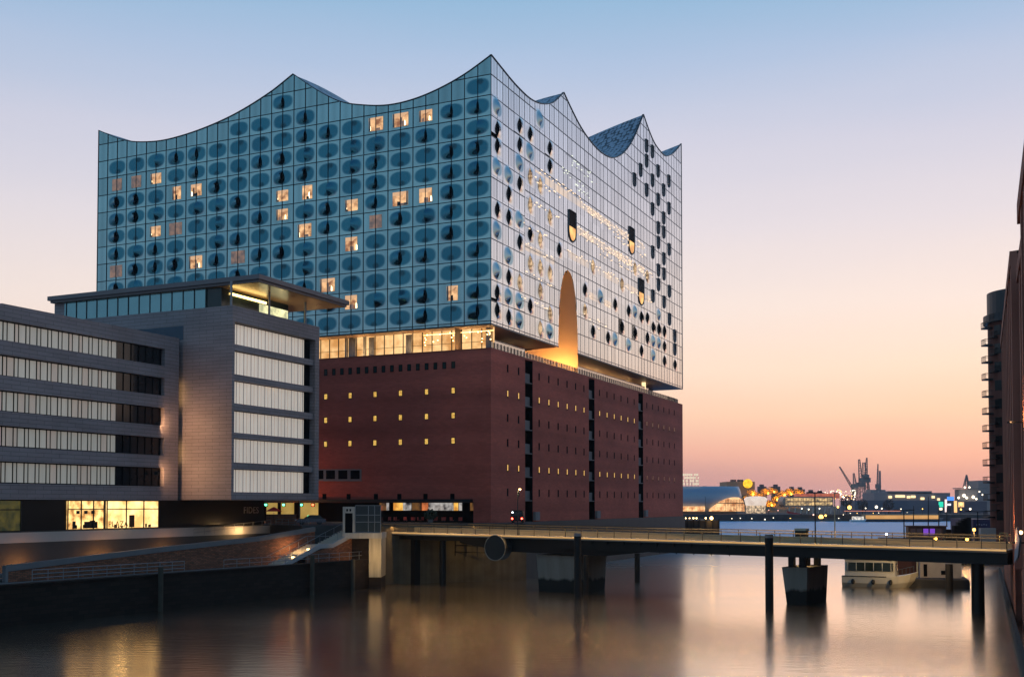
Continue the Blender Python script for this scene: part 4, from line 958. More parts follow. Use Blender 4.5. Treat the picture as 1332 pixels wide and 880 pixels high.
# red lit parasol
ps = thing('parasol', 'open red parasol glowing beside the black shopfront', 'parasol', atY(356, 680, 180)); pp = ps.location.copy()
o = MB(); o.cyl(pp.x, pp.y, ZP, ZP + 2.4, 0.05); o.build('pole', M_greym, ps)
o = MB(); o.cyl(pp.x, pp.y, ZP + 1.9, ZP + 2.6, 1.4, 0.1, 8); o.build('canopy', mat('red_cloth', (0.7, 0.03, 0.02), 0.7), ps)
lamp('parasol_light', (pp.x, pp.y - 1.6, ZP + 1.2), 260, (1, 0.4, 0.2), 0.15, ps, (0, 1, 0.8))
for px, c, nm, lb in ((348, (0.1, 1.0, 0.45), 'green', 'green signal light at the left edge of the garage front'), (371, (0.1, 1.0, 0.45), 'green', 'green signal light over the middle garage opening'), (394, (0.1, 1.0, 0.5), 'green', 'green signal light beside the grey mast'), (409, (1.0, 0.12, 0.04), 'red', 'red signal light over the right garage opening')):
    p = atY(px, 660, 184)
    p = EF.P(-atP(px, 660, C0, GV)[0], -0.5, ZP + 2.95)
    tl = thing('signal_light', lb, 'signal', p, 'signal lights over the garage')
    o = MB(); o.box(p.x - 0.32, p.x + 0.32, p.y, p.y + 0.3, p.z - 0.3, p.z + 0.3); o.build('housing', M_black, tl)
    o = MB(); o.box(p.x - 0.2, p.x + 0.2, p.y - 0.04, p.y - 0.005, p.z - 0.16, p.z + 0.16); o.build('lens', glow('signal_' + nm, c, 6), tl)
p = atY(390, 655, 175); mp_ = MB(); mp_.cyl(p.x, 175, ZP, ZP + 4.6, 0.09); tag(mp_.build('mast', M_greym), 'plain grey mast in front of the garage openings', 'mast')

# ==================================================================  BRIDGE
BP = Vector((-19.7, 166.8)); bd = Vector((72.6, -49.9)).normalized(); bn_ = Vector((-bd.y, bd.x)); BR = Fr(BP, bd, bn_); BLN = 87.6; BWD = 11.5
dz = lambda x: 7.7 - 0.65 * x / BLN
br = thing('bridge', 'low dark steel road bridge with glowing railings crossing the basin', 'bridge', BR.P(40, 5, 0))
def run(x0, x1, y0, y1, za, zb, n=16, o=None):
    o = o or MB(); o.loft([[BR.P(x, y0, dz(x) + za), BR.P(x, y1, dz(x) + za), BR.P(x, y1, dz(x) + zb), BR.P(x, y0, dz(x) + zb)] for x in [x0 + (x1 - x0) * k / n for k in range(n + 1)]]); return o
run(0, BLN, 0, BWD, -0.28, 0).build('deck', mat('deck_surface', (0.3, 0.27, 0.23), 0.6, 0, 0.15), br)
o = run(0, 30, 0.9, BWD - 0.9, -0.95, -0.283); o = run(30, BLN, 0.55, BWD - 0.6, -1.55, -0.284, o=o)
o.loft([[BR.P(x, y, dz(x) + z) for y, z in ((1.0, -0.3), (10, -0.3), (10, -1.2 - d), (1.0, -1.2 - d))] for x, d in ((14, 0.0), (22, 1.0), (38, 1.1), (46, 0.2))])
o.build('girder', M_steel, br)
o = MB(); x = 34
while x < 56: o.loft([[BR.P(x + q, 0.1, dz(x) - 0.3), BR.P(x + q, 1.2, dz(x) - 0.3), BR.P(x + q, 1.2, dz(x) - 1.7)] for q in (0, 0.12)]); x += 2.4
o.build('bracket', M_steel, br)
run(0, BLN, -0.085, -0.062, -0.08, 0.12).build('glowing_edge', glow('glowing_edge', (1.0, 0.60, 0.24), 0.7, (0.75, 0.42, 0.15), 0.15), br)  # deck edge glows by itself in place of lamp light falling on it
run(0, BLN, -0.06, 0.3, 0.004, 0.14).build('kerb', mat('pale_kerb', (0.5, 0.44, 0.34), 0.6, 0, 0.1), br)
run(0, BLN, BWD - 3.0, BWD, 0.004, 0.14).build('walkway', mat('pale_walkway', (0.5, 0.44, 0.34), 0.6, 0, 0.1), br)
run(0, BLN, 3.0, 3.12, 0.1, 0.85).build('crash_barrier', mat('barrier_paint', (0.45, 0.36, 0.22), 0.5, 0.2, 0.15), br)
for y, lab in ((0.1, 'near railing'), (BWD - 0.1, 'far railing')):
    o = MB(); n = 35
    for k in range(n + 1): x = BLN * k / n; o.box(x - 0.04, x + 0.04, y - 0.04, y + 0.04, dz(x) + 0.14, dz(x) + 1.3, BR)
    run(0, BLN, y - 0.04, y + 0.04, 1.28, 1.36, o=o); run(0, BLN, y - 0.015, y + 0.015, 0.75, 0.78, o=o)
    rl = o.build('railing', mat('bridge_rail', (0.05, 0.045, 0.04), 0.4, 0.5, 0.1), br, label=lab)
    run(0.3, BLN - 0.3, y - 0.02 + (0.1 if y < 1 else -0.1), y + 0.02 + (0.1 if y < 1 else -0.1), 1.2, 1.26).build('light_strip', glow('rail_strip', (1.0, 0.6, 0.22), 0.12), rl)
for y, e in ((-0.12, 5200), (BWD - 0.22, 3600)): lamp('rail_light', BR.P(BLN / 2, y, dz(BLN / 2) + 1.24), e, (1, 0.58, 0.2), 0.3, br, size=(BLN - 1, 0.08, math.atan2(bd.y, bd.x)))
lamp('under_light', BR.P(13, 5.0, 5.9), 420, (1, 0.66, 0.26), 0.3, br, (bn_.x, bn_.y, -0.2))
# piers
def pier(px0, px1, pyt, pyb, pxm, name, mats, depth, shrink, nose):
    x0, zt = atP(px0, pyt, BP, bd); x1, _ = atP(px1, pyt, BP, bd)
    return x0, x1
o = MB(); x0 = 20.0; 
xa = atP(700, 740, BP + bn_ * 2.0, bd)[0]; xb = atP(752, 740, BP + bn_ * 2.0, bd)[0]
o.loft([[BR.P(xa + 0.3 + s, 2.0, -2), BR.P(xb - 0.3 - s, 2.0, -2), BR.P(xb - 0.3 - s, 9.5, -2), BR.P(xa + 0.3 + s, 9.5, -2)] for s in (0.0,)] + [[BR.P(xa, 1.6, 5.0), BR.P(xb, 1.6, 5.0), BR.P(xb, 9.8, 5.0), BR.P(xa, 9.8, 5.0)]])
M_pier = bpy.data.materials.new('tidal_concrete'); t, b = nodes(M_pier); g = t.nodes.new('ShaderNodeTexCoord'); s_ = t.nodes.new('ShaderNodeSeparateXYZ'); t.links.new(g.outputs['Object'], s_.inputs[0])
n = noise(t, mapv(t, g.outputs['Object'], (1, 1, 0.15)), 1.1, 4); zn = mth(t, 'ADD', s_.outputs[2], mth(t, 'MULTIPLY', mth(t, 'SUBTRACT', n, 0.5), 1.2))
mr = t.nodes.new('ShaderNodeMapRange'); mr.inputs['From Min'].default_value = 1.5; mr.inputs['From Max'].default_value = 1.9; t.links.new(zn, mr.inputs['Value'])
t.links.new(mixc(t, mr.outputs[0], (0.012, 0.012, 0.01, 1), mixc(t, n, (0.2, 0.16, 0.12, 1), (0.42, 0.36, 0.3, 1))), b.inputs['Base Color']); b.inputs['Roughness'].default_value = 0.85
o.build('pier', M_pier, br, label='broad pale concrete pier under the middle span')
xa = atP(1017, 740, BP + bn_ * 2.0, bd)[0]; xb = atP(1050, 740, BP + bn_ * 2.0, bd)[0]
o = MB(); o.loft([[BR.P(xa + 0.7, 2.4, -2), BR.P(xb - 0.3, 2.4, -2), BR.P(xb - 0.2, 9.0, -2), BR.P(xa + 0.7, 9.0, -2)], [BR.P(xa, 2.0, 4.4), BR.P(xb, 2.0, 4.4), BR.P(xb, 9.5, 4.4), BR.P(xa, 9.5, 4.4)]])
pr_ = o.build('pier', M_pier, br, label='tapering concrete pier under the right span')
o = MB()
for x in (xa + 0.9, xb - 0.9):
    for y in (3.0, 8.2): o.box(x - 0.35, x + 0.35, y - 0.35, y + 0.35, 4.41, dz(60) - 1.56, BR)
o.build('bearing', M_steel, pr_)
lamp('bearing_light', BR.P((xa + xb) / 2, 5.5, 5.3), 90, (1, 0.7, 0.3), 0.15, br)
xc = atP(1272, 760, BP + bn_ * 3.0, bd)[0]; p = BR.P(xc, 3.0, 0); o = MB(); o.cyl(p.x, p.y, -2, dz(80) - 1.5, 0.7, 0.66, 20); o.build('column', M_steel, br, label='round black steel column at the right end')
# left bent: dark columns and beams
for px in (536, 576): x = atP(px, 730, BP + bn_ * 4.0, bd)[0]; p = BR.P(x, 4.0, 0); o = MB(); o.cyl(p.x, p.y, -2, dz(5) - 0.95, 0.5, 0.5, 14); o.build('column', M_steel, br, label='dark column under the left span')
o = MB(); x = 3.5; o.box(x, x + 0.9, 2.5, 9, -2, dz(3) - 0.95, BR); o.build('support_wall', M_steel, br)
o = MB()
for z in (5.6, 4.6): o.box(0.5, 17, 8.6, 8.7, z, z + 0.12, BR)
for k in range(8): o.box(1 + 2.1 * k, 1.12 + 2.1 * k, 8.6, 8.7, 4.0, 6.6, BR)
o.build('inspection_walkway', M_steel, br)
# counterweight drum
x, z = atP(644, 712, BP - bn_ * 0.6, bd); o = MB(); p = BR.P(x, -0.6, z); o.tube([p, p + BR.Y * 1.6], 1.75, 36); dr = o.build('counterweight_drum', mat('drum_grey', (0.035, 0.034, 0.032), 0.55, 0.1, 0.2), br)
o = MB(); ring_ = [p - BR.Y * 0.04 + (BR.X * math.cos(a) + Vector((0, 0, 1)) * math.sin(a)) * 1.76 for a in [2 * math.pi * k / 40 for k in range(41)]]; o.tube(ring_, 0.06, 6); o.build('drum_rim', mat('drum_rim', (0.3, 0.27, 0.22), 0.4, 0.5, 0.1), dr)
# control box on the deck
x, z = atP(1041, 696, BP + bn_ * 8, bd); o = MB(); o.box(x - 0.7, x + 0.7, 8, 9, dz(x) + 0.15, dz(x) + 1.4, BR); cb = thing('control_box', 'dark control cabinet with a pale lit cap on the bridge deck', 'cabinet', BR.P(x, 8.5, dz(x) + 0.15))
o.build('cabinet', M_black, cb); o = MB(); o.box(x - 0.75, x + 0.75, 7.95, 9.05, dz(x) + 1.41, dz(x) + 1.7, BR); o.build('cap', mat('pale_cap', (0.6, 0.5, 0.36), 0.6), cb)
x = 86.9; gt_ = MB()
for q in (0, 1.2): gt_.box(x + q * 0.6, x + q * 0.6 + 0.07, 0.1, 0.17, dz(x), dz(x) + 1.9, BR)
gt_.box(x, x + 0.8, 0.1, 0.17, dz(x) + 1.83, dz(x) + 1.9, BR); tag(gt_.build('bridge_gate', mat('lit_yellow_metal', (0.5, 0.38, 0.16), 0.4, 0.3), None), 'small yellowish gate frame where the bridge meets the warehouse', 'gate')

def street_lamp(px, py_top, y_, label, arms, h=None, lit=False, m=None):
    x, _ = atP(px, 690, BP + bn_ * y_, bd); p = BR.P(x, y_, dz(x) + 0.14); _, zt = atP(px, py_top, BP + bn_ * y_, bd)
    t_ = thing('street_lamp', label, 'street lamp', p, 'lamp posts on the bridge')
    o = MB(); o.tube([p, (p.x, p.y, zt)], [0.09, 0.06], 8); o.build('post', m or M_black, t_)
    for s in arms:
        o = MB(); e = Vector((p.x, p.y, zt)) + BR.X * s; o.tube([(p.x, p.y, zt - 0.05), (e.x, e.y, zt + 0.02)], 0.045, 6); o.box(e.x - 0.3, e.x + 0.3, e.y - 0.14, e.y + 0.14, zt - 0.03, zt + 0.08); a_ = o.build('lamp_arm', m or M_black, t_)
        if lit: o = MB(); o.ball((e.x, e.y, zt - 0.09), 0.16, 8, 5); o.build('bulb', M_warm, a_)
    if lit: lamp('street_light', (p.x + BR.X.x * arms[0], p.y + BR.X.y * arms[0], zt - 0.3), 240, (1, 0.7, 0.35), 0.15, t_)
    return t_
street_lamp(673.5, 635, 0.4, 'slim dark lamp post with one lit bulb before the brick corner', (0.35,), lit=True)
street_lamp(1060.5, 640, 0.5, 'black double armed lamp post in front of the far oval pavilion', (-0.55, 0.55))
street_lamp(1176, 663, BWD - 0.5, 'dark lamp post with wide flat arms left of the dark workboat', (-0.9, 0.9))
street_lamp(1272, 664.5, BWD - 0.6, 'dark lamp post with wide flat arms near the warehouse end', (-1.1, 1.1))
street_lamp(1086, 641, BWD - 0.4, 'pale lit lamp pole with a dark fitting near the double armed post', (0.2,), m=mat('lit_pole', (0.62, 0.5, 0.32), 0.5, 0, 0.1))

# mooring piles
def pile(px, pyt, pyw, r, label, cap=None):
    p = atZ(px, pyw, 0); zt = atY(px, pyt, p.y).z
    t_ = thing('mooring_pile', label, 'pile', (p.x, p.y, 0), 'mooring piles in the basin'); o = MB(); o.cyl(p.x, p.y, -2, zt, r, r, 18); o.build('shaft', M_pile, t_)
    if cap: o = MB(); o.cyl(p.x, p.y, zt, zt + cap, r * 1.02, r * 1.02, 18); o.build('cap', mat('pile_cap', (0.3, 0.26, 0.24), 0.6), t_)
    return t_
pile(1001, 699, 793, 0.46, 'thick black pile standing before the bridge left of the tapering pier', 0.4)
pile(751.5, 697, 777, 0.46, 'thick black pile beside the broad pale pier', 0.4)
pile(829, 716, 757, 0.42, 'lone dark pile under the bridge right of the broad pier')
pile(762, 722, 773, 0.35, 'short dark pile close behind the broad pier')
pile(1235, 733, 768, 0.5, 'dark pile in front of the moored pontoon')
for px, pyt, pyw, lb in ((209, 737, 790, 'weathered pile at the quay in front of the ramp'), (406, 722, 771, 'weathered pile at the quay below the stairs'), (459, 727, 764, 'weathered pile at the quay by the lift house')):
    p = QF.P(QP and atP(px, 760, QP - qn * 0.8, qd)[0], -0.8, 0); zt = atP(px, pyt, QP - qn * 0.8, qd)[1]
    t_ = thing('mooring_pile', lb, 'pile', p, 'piles along the quay wall'); o = MB(); o.cyl(p.x, p.y, -2, zt, 0.3, 0.3, 10); o.build('shaft', mat('weathered_pile', (0.06, 0.05, 0.035), 0.8, 0, 0.4, 1.5), t_)

# van on the bridge approach and terrace furniture
def van(P, yaw):
    t_ = thing('van', 'dark van seen from behind with glowing red tail lights before the brick corner', 'van', P); c, s = math.cos(yaw), math.sin(yaw); fr = Fr((P[0], P[1]), (c, s), (-s, c)); z = P[2]
    o = MB(); sec = [(-1.0, 0.35), (-1.02, 1.2), (-0.9, 1.95), (-0.75, 2.1), (0.75, 2.1), (0.9, 1.95), (1.02, 1.2), (1.0, 0.35)]
    o.loft([[fr.P(x, y, z + h) for x, h in sec] for y in (0, 0.05, 4.0)] + [[fr.P(x * 0.95, 4.9, z + 0.35 + (h - 0.35) * 0.55) for x, h in sec]]); o.build('body', mat('black_van_paint', (0.012, 0.01, 0.01), 0.25, 0.2, 0.1), t_)
    o = MB(); o.box(-0.75, 0.75, -0.03, -0.005, z + 1.25, z + 1.85, fr); o.build('rear_window', M_lg, t_)
    for x in (-0.78, 0.78):
        o = MB(); o.ball(fr.P(x, -0.05, z + 0.75), 0.14, 8, 5); o.build('tail_light', glow('tail_red', (1.0, 0.05, 0.03), 25), t_)
        for y in (0.9, 3.9): o = MB(); q = fr.P(x, y, z + 0.33); o.tube([q - fr.X * 0.1, q + fr.X * 0.1], 0.33, 12); o.build('wheel', M_black, t_)
    o = MB(); o.ball(fr.P(-0.72, -0.05, z + 1.75), 0.1, 8, 5); o.build('roof_lamp', M_cool, t_)
    pass
pv = atY(672.5, 680, 177.5); van((pv.x, 177.5, ZP), R(-4))
M_red = mat('red_chair_plastic', (0.45, 0.06, 0.04), 0.5)
def chair_mesh():
    o = MB(); o.box(-0.22, 0.22, -0.22, 0.22, 0.42, 0.47); return o
chs = None; random.seed(21)
CH_LABEL = 'red terrace chair outside the lit restaurant behind the bridge railing'
for i in range(22):
    px = 506 + 5.0 * i + random.uniform(-1.5, 1.5)
    s = atP(px, 680, C0, GV)[0]; p = EF.P(-s, -2.2 - 1.6 * (i % 2), ZP)
    if chs is None:
        chs = thing('terrace_chair', CH_LABEL, 'chair', (0, 0, 0), 'chairs of the restaurant terrace')
        o = MB(); o.box(-0.24, 0.24, -0.24, 0.24, 0.42, 0.48); o.build('seat', M_red, chs); o = MB(); o.box(-0.24, 0.24, 0.2, 0.25, 0.48, 0.95); o.build('backrest', M_red, chs)
        for a in (-0.2, 0.2):
            for b in (-0.2, 0.2): o = MB(); o.box(a - 0.02, a + 0.02, b - 0.02, b + 0.02, 0, 0.42); o.build('leg', M_black, chs)
        c = chs
    else: c = copy_tree(chs)
    c.location = p; c.rotation_euler = (0, 0, random.uniform(0, 6.28))

# leafy things
def leaves(o, c, rx, ry, rz, n, sz, rnd):
    for _ in range(n):
        a, b = rnd.uniform(0, 6.283), math.acos(rnd.uniform(-1, 1)); r_ = rnd.uniform(0.45, 1.0) ** 0.5
        p = Vector((c[0] + rx * r_ * math.sin(b) * math.cos(a), c[1] + ry * r_ * math.sin(b) * math.sin(a), c[2] + rz * r_ * math.cos(b)))
        u = Vector((rnd.uniform(-1, 1), rnd.uniform(-1, 1), rnd.uniform(-1, 1))).normalized() * sz; v = u.orthogonal().normalized() * sz * 0.6
        o.quad(p - u, p + v, p + u, p - v)
M_leaf = mat('dark_leaves', (0.045, 0.06, 0.03), 0.7, 0, 0.4, 0.6)
rnd = random.Random(4)
s = atP(577, 685, C0, GV)[0]; p = EF.P(-s, -4.5, ZP); pl = thing('potted_shrub', 'dark round shrub in a planter before the lit restaurant', 'shrub', p)
o = MB(); o.cyl(p.x, p.y, ZP, ZP + 0.6, 0.4, 0.5, 12); o.build('planter', M_concd, pl); o = MB(); leaves(o, (p.x, p.y, ZP + 1.4), 1.1, 1.1, 0.9, 260, 0.18, rnd); o.build('foliage', M_leaf, pl)

# ==================================================================  RIGHT BANK WAREHOUSES
md = Vector((0.427, 1)).normalized(); mn = Vector((md.y, -md.x)); WP = Vector((3.0, 0.0)); RF = Fr(WP, md, mn)   # x along the canal, y into the building
def sY(Y): return Y / md.y
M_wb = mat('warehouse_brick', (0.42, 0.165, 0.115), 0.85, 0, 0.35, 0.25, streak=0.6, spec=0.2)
M_wbd = mat('dark_brick', (0.2, 0.085, 0.065), 0.85, 0, 0.35, 0.25, streak=0.6, spec=0.2)  # darker copy of the warehouse brick
M_sill = mat('stone_sill', (0.6, 0.55, 0.5), 0.4, 0, 0.1)
M_copper = mat('dark_copper', (0.05, 0.065, 0.06), 0.5, 0.3, 0.2)
def warehouse(Y0, Y1, zt, off_, label, bays, lit=False, gable=True):
    a, b = sY(Y0), sY(Y1); t_ = thing('brick_warehouse', label, 'warehouse', RF.P((a + b) / 2, 10 + off_, 0))
    o = MB(); o.box(a, b, off_ + 0.6, off_ + 24, -2, zt, RF)
    n = bays; L = (b - a) / n
    for k in range(n): o.box(a + L * k, a + L * k + L * 0.34, off_, off_ + 0.597, -2, zt - 1.2, RF)
    o.box(a, b, off_ - 0.1, off_ + 0.594, zt - 1.2, zt + 0.3, RF); o.box(a, b, off_ + 0.001, off_ + 0.593, -2, 5.5, RF)
    o.build('wall', M_wb, t_)
    o = MB(); o.loft([[RF.P(x, off_ + 0.2, zt + 0.31), RF.P(x, off_ + 12, zt + 1.2), RF.P(x, off_ + 24, zt + 0.31)] for x in (a, b)]); o.build('roof', M_copper, t_)
    for k in range(n):
        x0, x1 = a + L * k + L * 0.42, a + L * (k + 1) - L * 0.08
        z = 7.2
        while z < zt - 3.5:
            f = MB(); f.box(x0, x1, off_ + 0.45, off_ + 0.593, z, z + 2.4, RF); w_ = f.build('window', M_blk_gl if not lit or random.random() > 0.12 else M_rest[3], t_)
            s_ = MB(); s_.box(x0 - 0.05, x1 + 0.05, off_ + 0.3, off_ + 0.58, z - 0.22, z - 0.02, RF); s_.build('sill', M_sill, w_)
            z += 4.3
    return t_
warehouse(56, 83, 34.4, 0.0, 'nearest red brick warehouse rising straight from the water at the right edge', 5, True)
warehouse(84.6, 109.6, 35.2, 0.7, 'second brick warehouse along the right bank where the bridge lands', 4)
warehouse(110.6, 170, 37.2, 0.15, 'long third brick warehouse beyond the bridge on the right bank', 8)
# hoist bay between the first two
hb = MB(); hb.box(sY(83), sY(84.6), 1.5, 8, -2, 33, RF); tag(hb.build('hoist_bay', M_wbd), 'narrow dark brick bay between the two nearest warehouses', 'bay')
# hoist flap (pale) near the bridge end
p = RF.P(sY(87), -0.25, 7.9); o = MB(); o.quad(p, RF.P(sY(89), -0.5, 7.2), RF.P(sY(89), -0.3, 10.2), RF.P(sY(87.4), -0.1, 9.2)); o.quad(*[Vector(v) + Vector((0.15, 0, 0)) for v in (RF.P(sY(87.4), -0.1, 9.2), RF.P(sY(89), -0.3, 10.2), RF.P(sY(89), -0.5, 7.2), p)])
tag(o.build('canvas_awning', mat('grey_canvas', (0.4, 0.36, 0.38), 0.8)), 'small pale canvas awning on the nearest warehouse wall', 'awning')
for Y, z in ((97, 9.5), (112, 10.5)):
    w_ = thing('wall_lamp', 'small lit wall lamp on the nearer part of the second warehouse' if Y == 97 else 'small lit wall lamp just above the bridge landing', 'wall lamp', RF.P(sY(Y), 0.5, z)); p = RF.P(sY(Y), 0.3, z)
    o = MB(); o.tube([RF.P(sY(Y), 0.7, z + 0.1), p], 0.04, 6); o.build('bracket', M_black, w_); o = MB(); o.ball(p, 0.16, 8, 5); o.build('bulb', M_warm, w_); lamp('wall_lamp_light', p - RF.Y * 1.6, 260, (1, 0.5, 0.2), 0.2, w_, RF.Y)
for Y, z, e in ((79, 18, 260), (89, 9, 160)):
    lamp('wall_floodlight', RF.P(sY(Y), -0.95, z), e, (1, 0.5, 0.2), 0.25, None, (mn.x, mn.y, 0.9))
    o = MB(); o.box(sY(Y) - 0.1, sY(Y) + 0.1, -1.05, 0.6, z - 0.18, z - 0.06, RF); tag(o.build('floodlight', M_black), {79: 'floodlight arm highest on the nearest warehouse wall', 89: 'low floodlight arm on the second warehouse near the hoist bay', 108: 'floodlight arm on the second warehouse wall', 135: 'floodlight arm on the long third warehouse wall'}[Y], 'floodlight')
# dark quay footing strip at the waterline
o = MB(); o.box(sY(50), sY(190), -0.35, -0.02, -2, 1.0, RF); tag(o.build('footing', mat('footing_stone', (0.07, 0.06, 0.055), 0.9, 0, 0.3)), 'pale concrete footing at the waterline of the right bank warehouses', 'footing')
# round tower with balconies
TC = Vector((112.0, 240.0)); TR = 7.3
tw = thing('round_tower', 'round brick apartment tower with a dark crown and stacked balconies at the far right', 'tower', (TC.x, TC.y, 0))
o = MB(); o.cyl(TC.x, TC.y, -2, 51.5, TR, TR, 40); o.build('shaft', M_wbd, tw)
o = MB(); o.cyl(TC.x, TC.y, 51.5, 53.2, TR + 0.9, TR + 0.9, 40); o.cyl(TC.x, TC.y, 53.2, 58.2, TR + 0.1, TR + 0.1, 40); o.build('crown', mat('crown_metal', (0.05, 0.06, 0.065), 0.5, 0.2, 0.2), tw)
random.seed(31)
for k in range(11):
    z = 8.5 + 4.0 * k
    for j in range(7):
        a = math.radians(200 + 22 * j); c = Vector((TC.x + TR * math.cos(a), TC.y + TR * math.sin(a), z)); X = Vector((-math.sin(a), math.cos(a))); Y_ = Vector((-math.cos(a), -math.sin(a)))
        fr = Fr((c.x, c.y), (-X.x, -X.y), Y_); f = MB(); f.box(-0.9, 0.9, -0.05, 0.2, z, z + 2.2, fr); f.build('window', M_lg if not (k == 9 and j == 3) else M_warm, tw)
for k in range(12):
    for side in (0, 1):
        z = 9.0 + 3.75 * k + side * 1.5
        if (k + side) % 5 == 3 and side: continue
        a = math.radians(178 + 16 * side); c = Vector((TC.x + TR * math.cos(a), TC.y + TR * math.sin(a))); fr = Fr((c.x, c.y), (math.sin(a), -math.cos(a)), (-math.cos(a), -math.sin(a)))
        w_, d_ = (2.4, 1.5) if side == 0 else (1.6, 0.9)
        f = MB(); f.box(-w_ / 2, w_ / 2, -d_, 0.3, z, z + 0.3, fr); bk = f.build('balcony', M_black, tw)
        f = MB()
        for x in [-w_ / 2 + w_ * i / 6 for i in range(7)]: f.box(x - 0.03, x + 0.03, -d_, -d_ + 0.06, z + 0.3, z + 1.4, fr)
        f.box(-w_ / 2, w_ / 2, -d_, -d_ + 0.07, z + 1.36, z + 1.46, fr)
        for x in (-w_ / 2, w_ / 2): f.box(x - 0.03, x + 0.03, -d_, 0, z + 1.36, z + 1.46, fr)
        f.build('balcony_rail', M_black, bk)
for x, y in ((-5, -5), (3, -4)): o = MB(); o.tube([(TC.x + x, TC.y + y, 58.2), (TC.x + x, TC.y + y, 62)], 0.08, 5); o.build('antenna', M_greym, tw)
# body of the block behind the tower
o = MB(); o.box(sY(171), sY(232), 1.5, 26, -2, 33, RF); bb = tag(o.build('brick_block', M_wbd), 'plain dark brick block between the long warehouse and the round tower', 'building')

# ==================================================================  BOATS
def hull(fr, L, W, zk, zd, bow=0.35, n=12):
    rings = []
    for k in range(n + 1):
        u = k / n; x = -L / 2 + L * u; f = 1 if u < 1 - bow else math.cos((u - 1 + bow) / bow * math.pi / 2) ** 0.7 + 0.02
        sh = 0.25 * max(0, u - 0.6) / 0.4; hw = W / 2 * f
        t_ = max(0, (u - 1 + bow) / bow); rk = 0.22 * L * bow * t_ * t_; sh = 0.9 * t_ * t_ * min(1, L / 12); zm = zk + (zd - zk) * 0.55 + sh * 0.5
        rings.append([fr.P(x, -hw, zd + sh), fr.P(x - rk * 0.6, -hw * 0.96, zm), fr.P(x - rk * 2, -hw * 0.55, zk), fr.P(x - rk * 2, hw * 0.55, zk), fr.P(x - rk * 0.6, hw * 0.96, zm), fr.P(x, hw, zd + sh)])
    return MB().loft(rings)
# white launch, bow towards us and to the right
pb0 = atZ(1155, 764, 0); yaw = math.atan2(-0.42, 0.9); fb = Fr((pb0.x - 0.3, pb0.y + 2.2), (math.cos(yaw), math.sin(yaw)), (-math.sin(yaw), math.cos(yaw)))
bt = thing('passenger_boat', 'white passenger launch with a band of dark windows moored behind the bridge', 'boat', fb.P(0, 0, 0))
M_hull = mat('cream_hull', (0.66, 0.6, 0.5), 0.35, 0, 0.1, 0.5)
hull(fb, 10.4, 3.9, -0.6, 1.55, 0.4).build('hull', M_hull, bt)
o = MB(); o.loft([[fb.P(x, -1.75 * f, 1.5), fb.P(x, 1.75 * f, 1.5), fb.P(x, 1.6 * f, 3.9), fb.P(x, -1.6 * f, 3.9)] for x, f in ((-4.8, 0.92), (-1, 0.95), (2.2, 0.92))]); o.box(-4.9, 2.6, -1.7, 1.7, 3.9, 4.05, fb); cbn = o.build('cabin', M_hull, bt)
o = MB(); o.box(-4.5, 1.9, -1.76, -1.55, 2.35, 3.55, fb); o.loft([[fb.P(2.22, -1.45, 2.4), fb.P(2.22, 1.45, 2.4), fb.P(2.22, 1.4, 3.5), fb.P(2.22, -1.4, 3.5)], [fb.P(2.26, -1.45, 2.4), fb.P(2.26, 1.45, 2.4), fb.P(2.26, 1.4, 3.5), fb.P(2.26, -1.4, 3.5)]]); o.build('window_band', mat('boat_glass', (0.02, 0.028, 0.022), 0.1), cbn)
o = MB(); o.loft([[fb.P(x, s * hw, 1.5), fb.P(x, s * (hw + 0.08), 1.5), fb.P(x, s * (hw + 0.08), 1.62), fb.P(x, s * hw, 1.62)] for s in (-1,) for x, hw in ((-5.15, 1.93), (1.0, 1.93))]); o.build('rub_rail', M_black, bt)
o = MB()
for k in range(6): x = -4.4 + 1.2 * k; o.box(x, x + 0.09, -1.8, -1.765, 2.35, 3.55, fb)
for x in (-4.2, -2, 0.2, 2.0): o.box(x, x + 0.04, -1.6, -1.56, 4.05, 4.7, fb)
o.box(-4.2, 2.04, -1.6, -1.56, 4.66, 4.7, fb); o.build('window_posts', M_hull, cbn)
for x in (-3.6, -0.8, 1.6): o = MB(); o.ball(fb.P(x, -2.1, 0.8), 0.28, 10, 8, 1.4); o.build('fender', M_black, bt)
o = MB()
for k in range(5): x = 2.6 + 0.5 * k; o.tube([fb.P(x, -1.5 + 0.28 * k, 1.7 + 0.12 * k), fb.P(x, -1.5 + 0.28 * k, 2.6 + 0.12 * k)], 0.03, 5)
o.tube([fb.P(2.6, -1.5, 2.6), fb.P(4.6, -0.38, 3.08)], 0.03, 5); o.build('bow_rail', M_greym, bt)
lamp('bridge_lamp_spill', (pb0.x + 2, pb0.y - 9, 6.0), 1500, (1, 0.66, 0.28), 0.4, bt, (-0.1, 1, -0.35))  # unseen lamp added for the golden light of the bridge lamps
# pontoon with deck house
pp0 = atZ(1212, 764, 0); fp = Fr((pp0.x, pp0.y + 3), (0.95, -0.3), (0.3, 0.95)); pn = thing('pontoon', 'dark flat landing pontoon with a pale deck house beside the white launch', 'pontoon', fp.P(0, 0, 0))
o = MB(); o.box(-6.2, 6.0, -3, 4.5, -0.5, 1.1, fp); o.build('hull', M_black, pn)
o = MB(); o.box(-6.1, 5.9, -2.9, 4.4, 1.1, 1.25, fp); o.build('deck', mat('pontoon_deck', (0.06, 0.05, 0.05), 0.7, 0, 0.3), pn)
o = MB(); o.box(-0.5, 5.2, 0.5, 4.0, 1.25, 4.4, fp); o.build('deck_house', mat('house_panels', (0.5, 0.42, 0.36), 0.6), pn)
o = MB(); o.box(0.0, 0.5, 0.44, 0.49, 1.4, 3.2, fp); o.box(2.4, 3.3, 0.44, 0.49, 1.7, 2.3, fp); o.build('door', M_dark, pn)
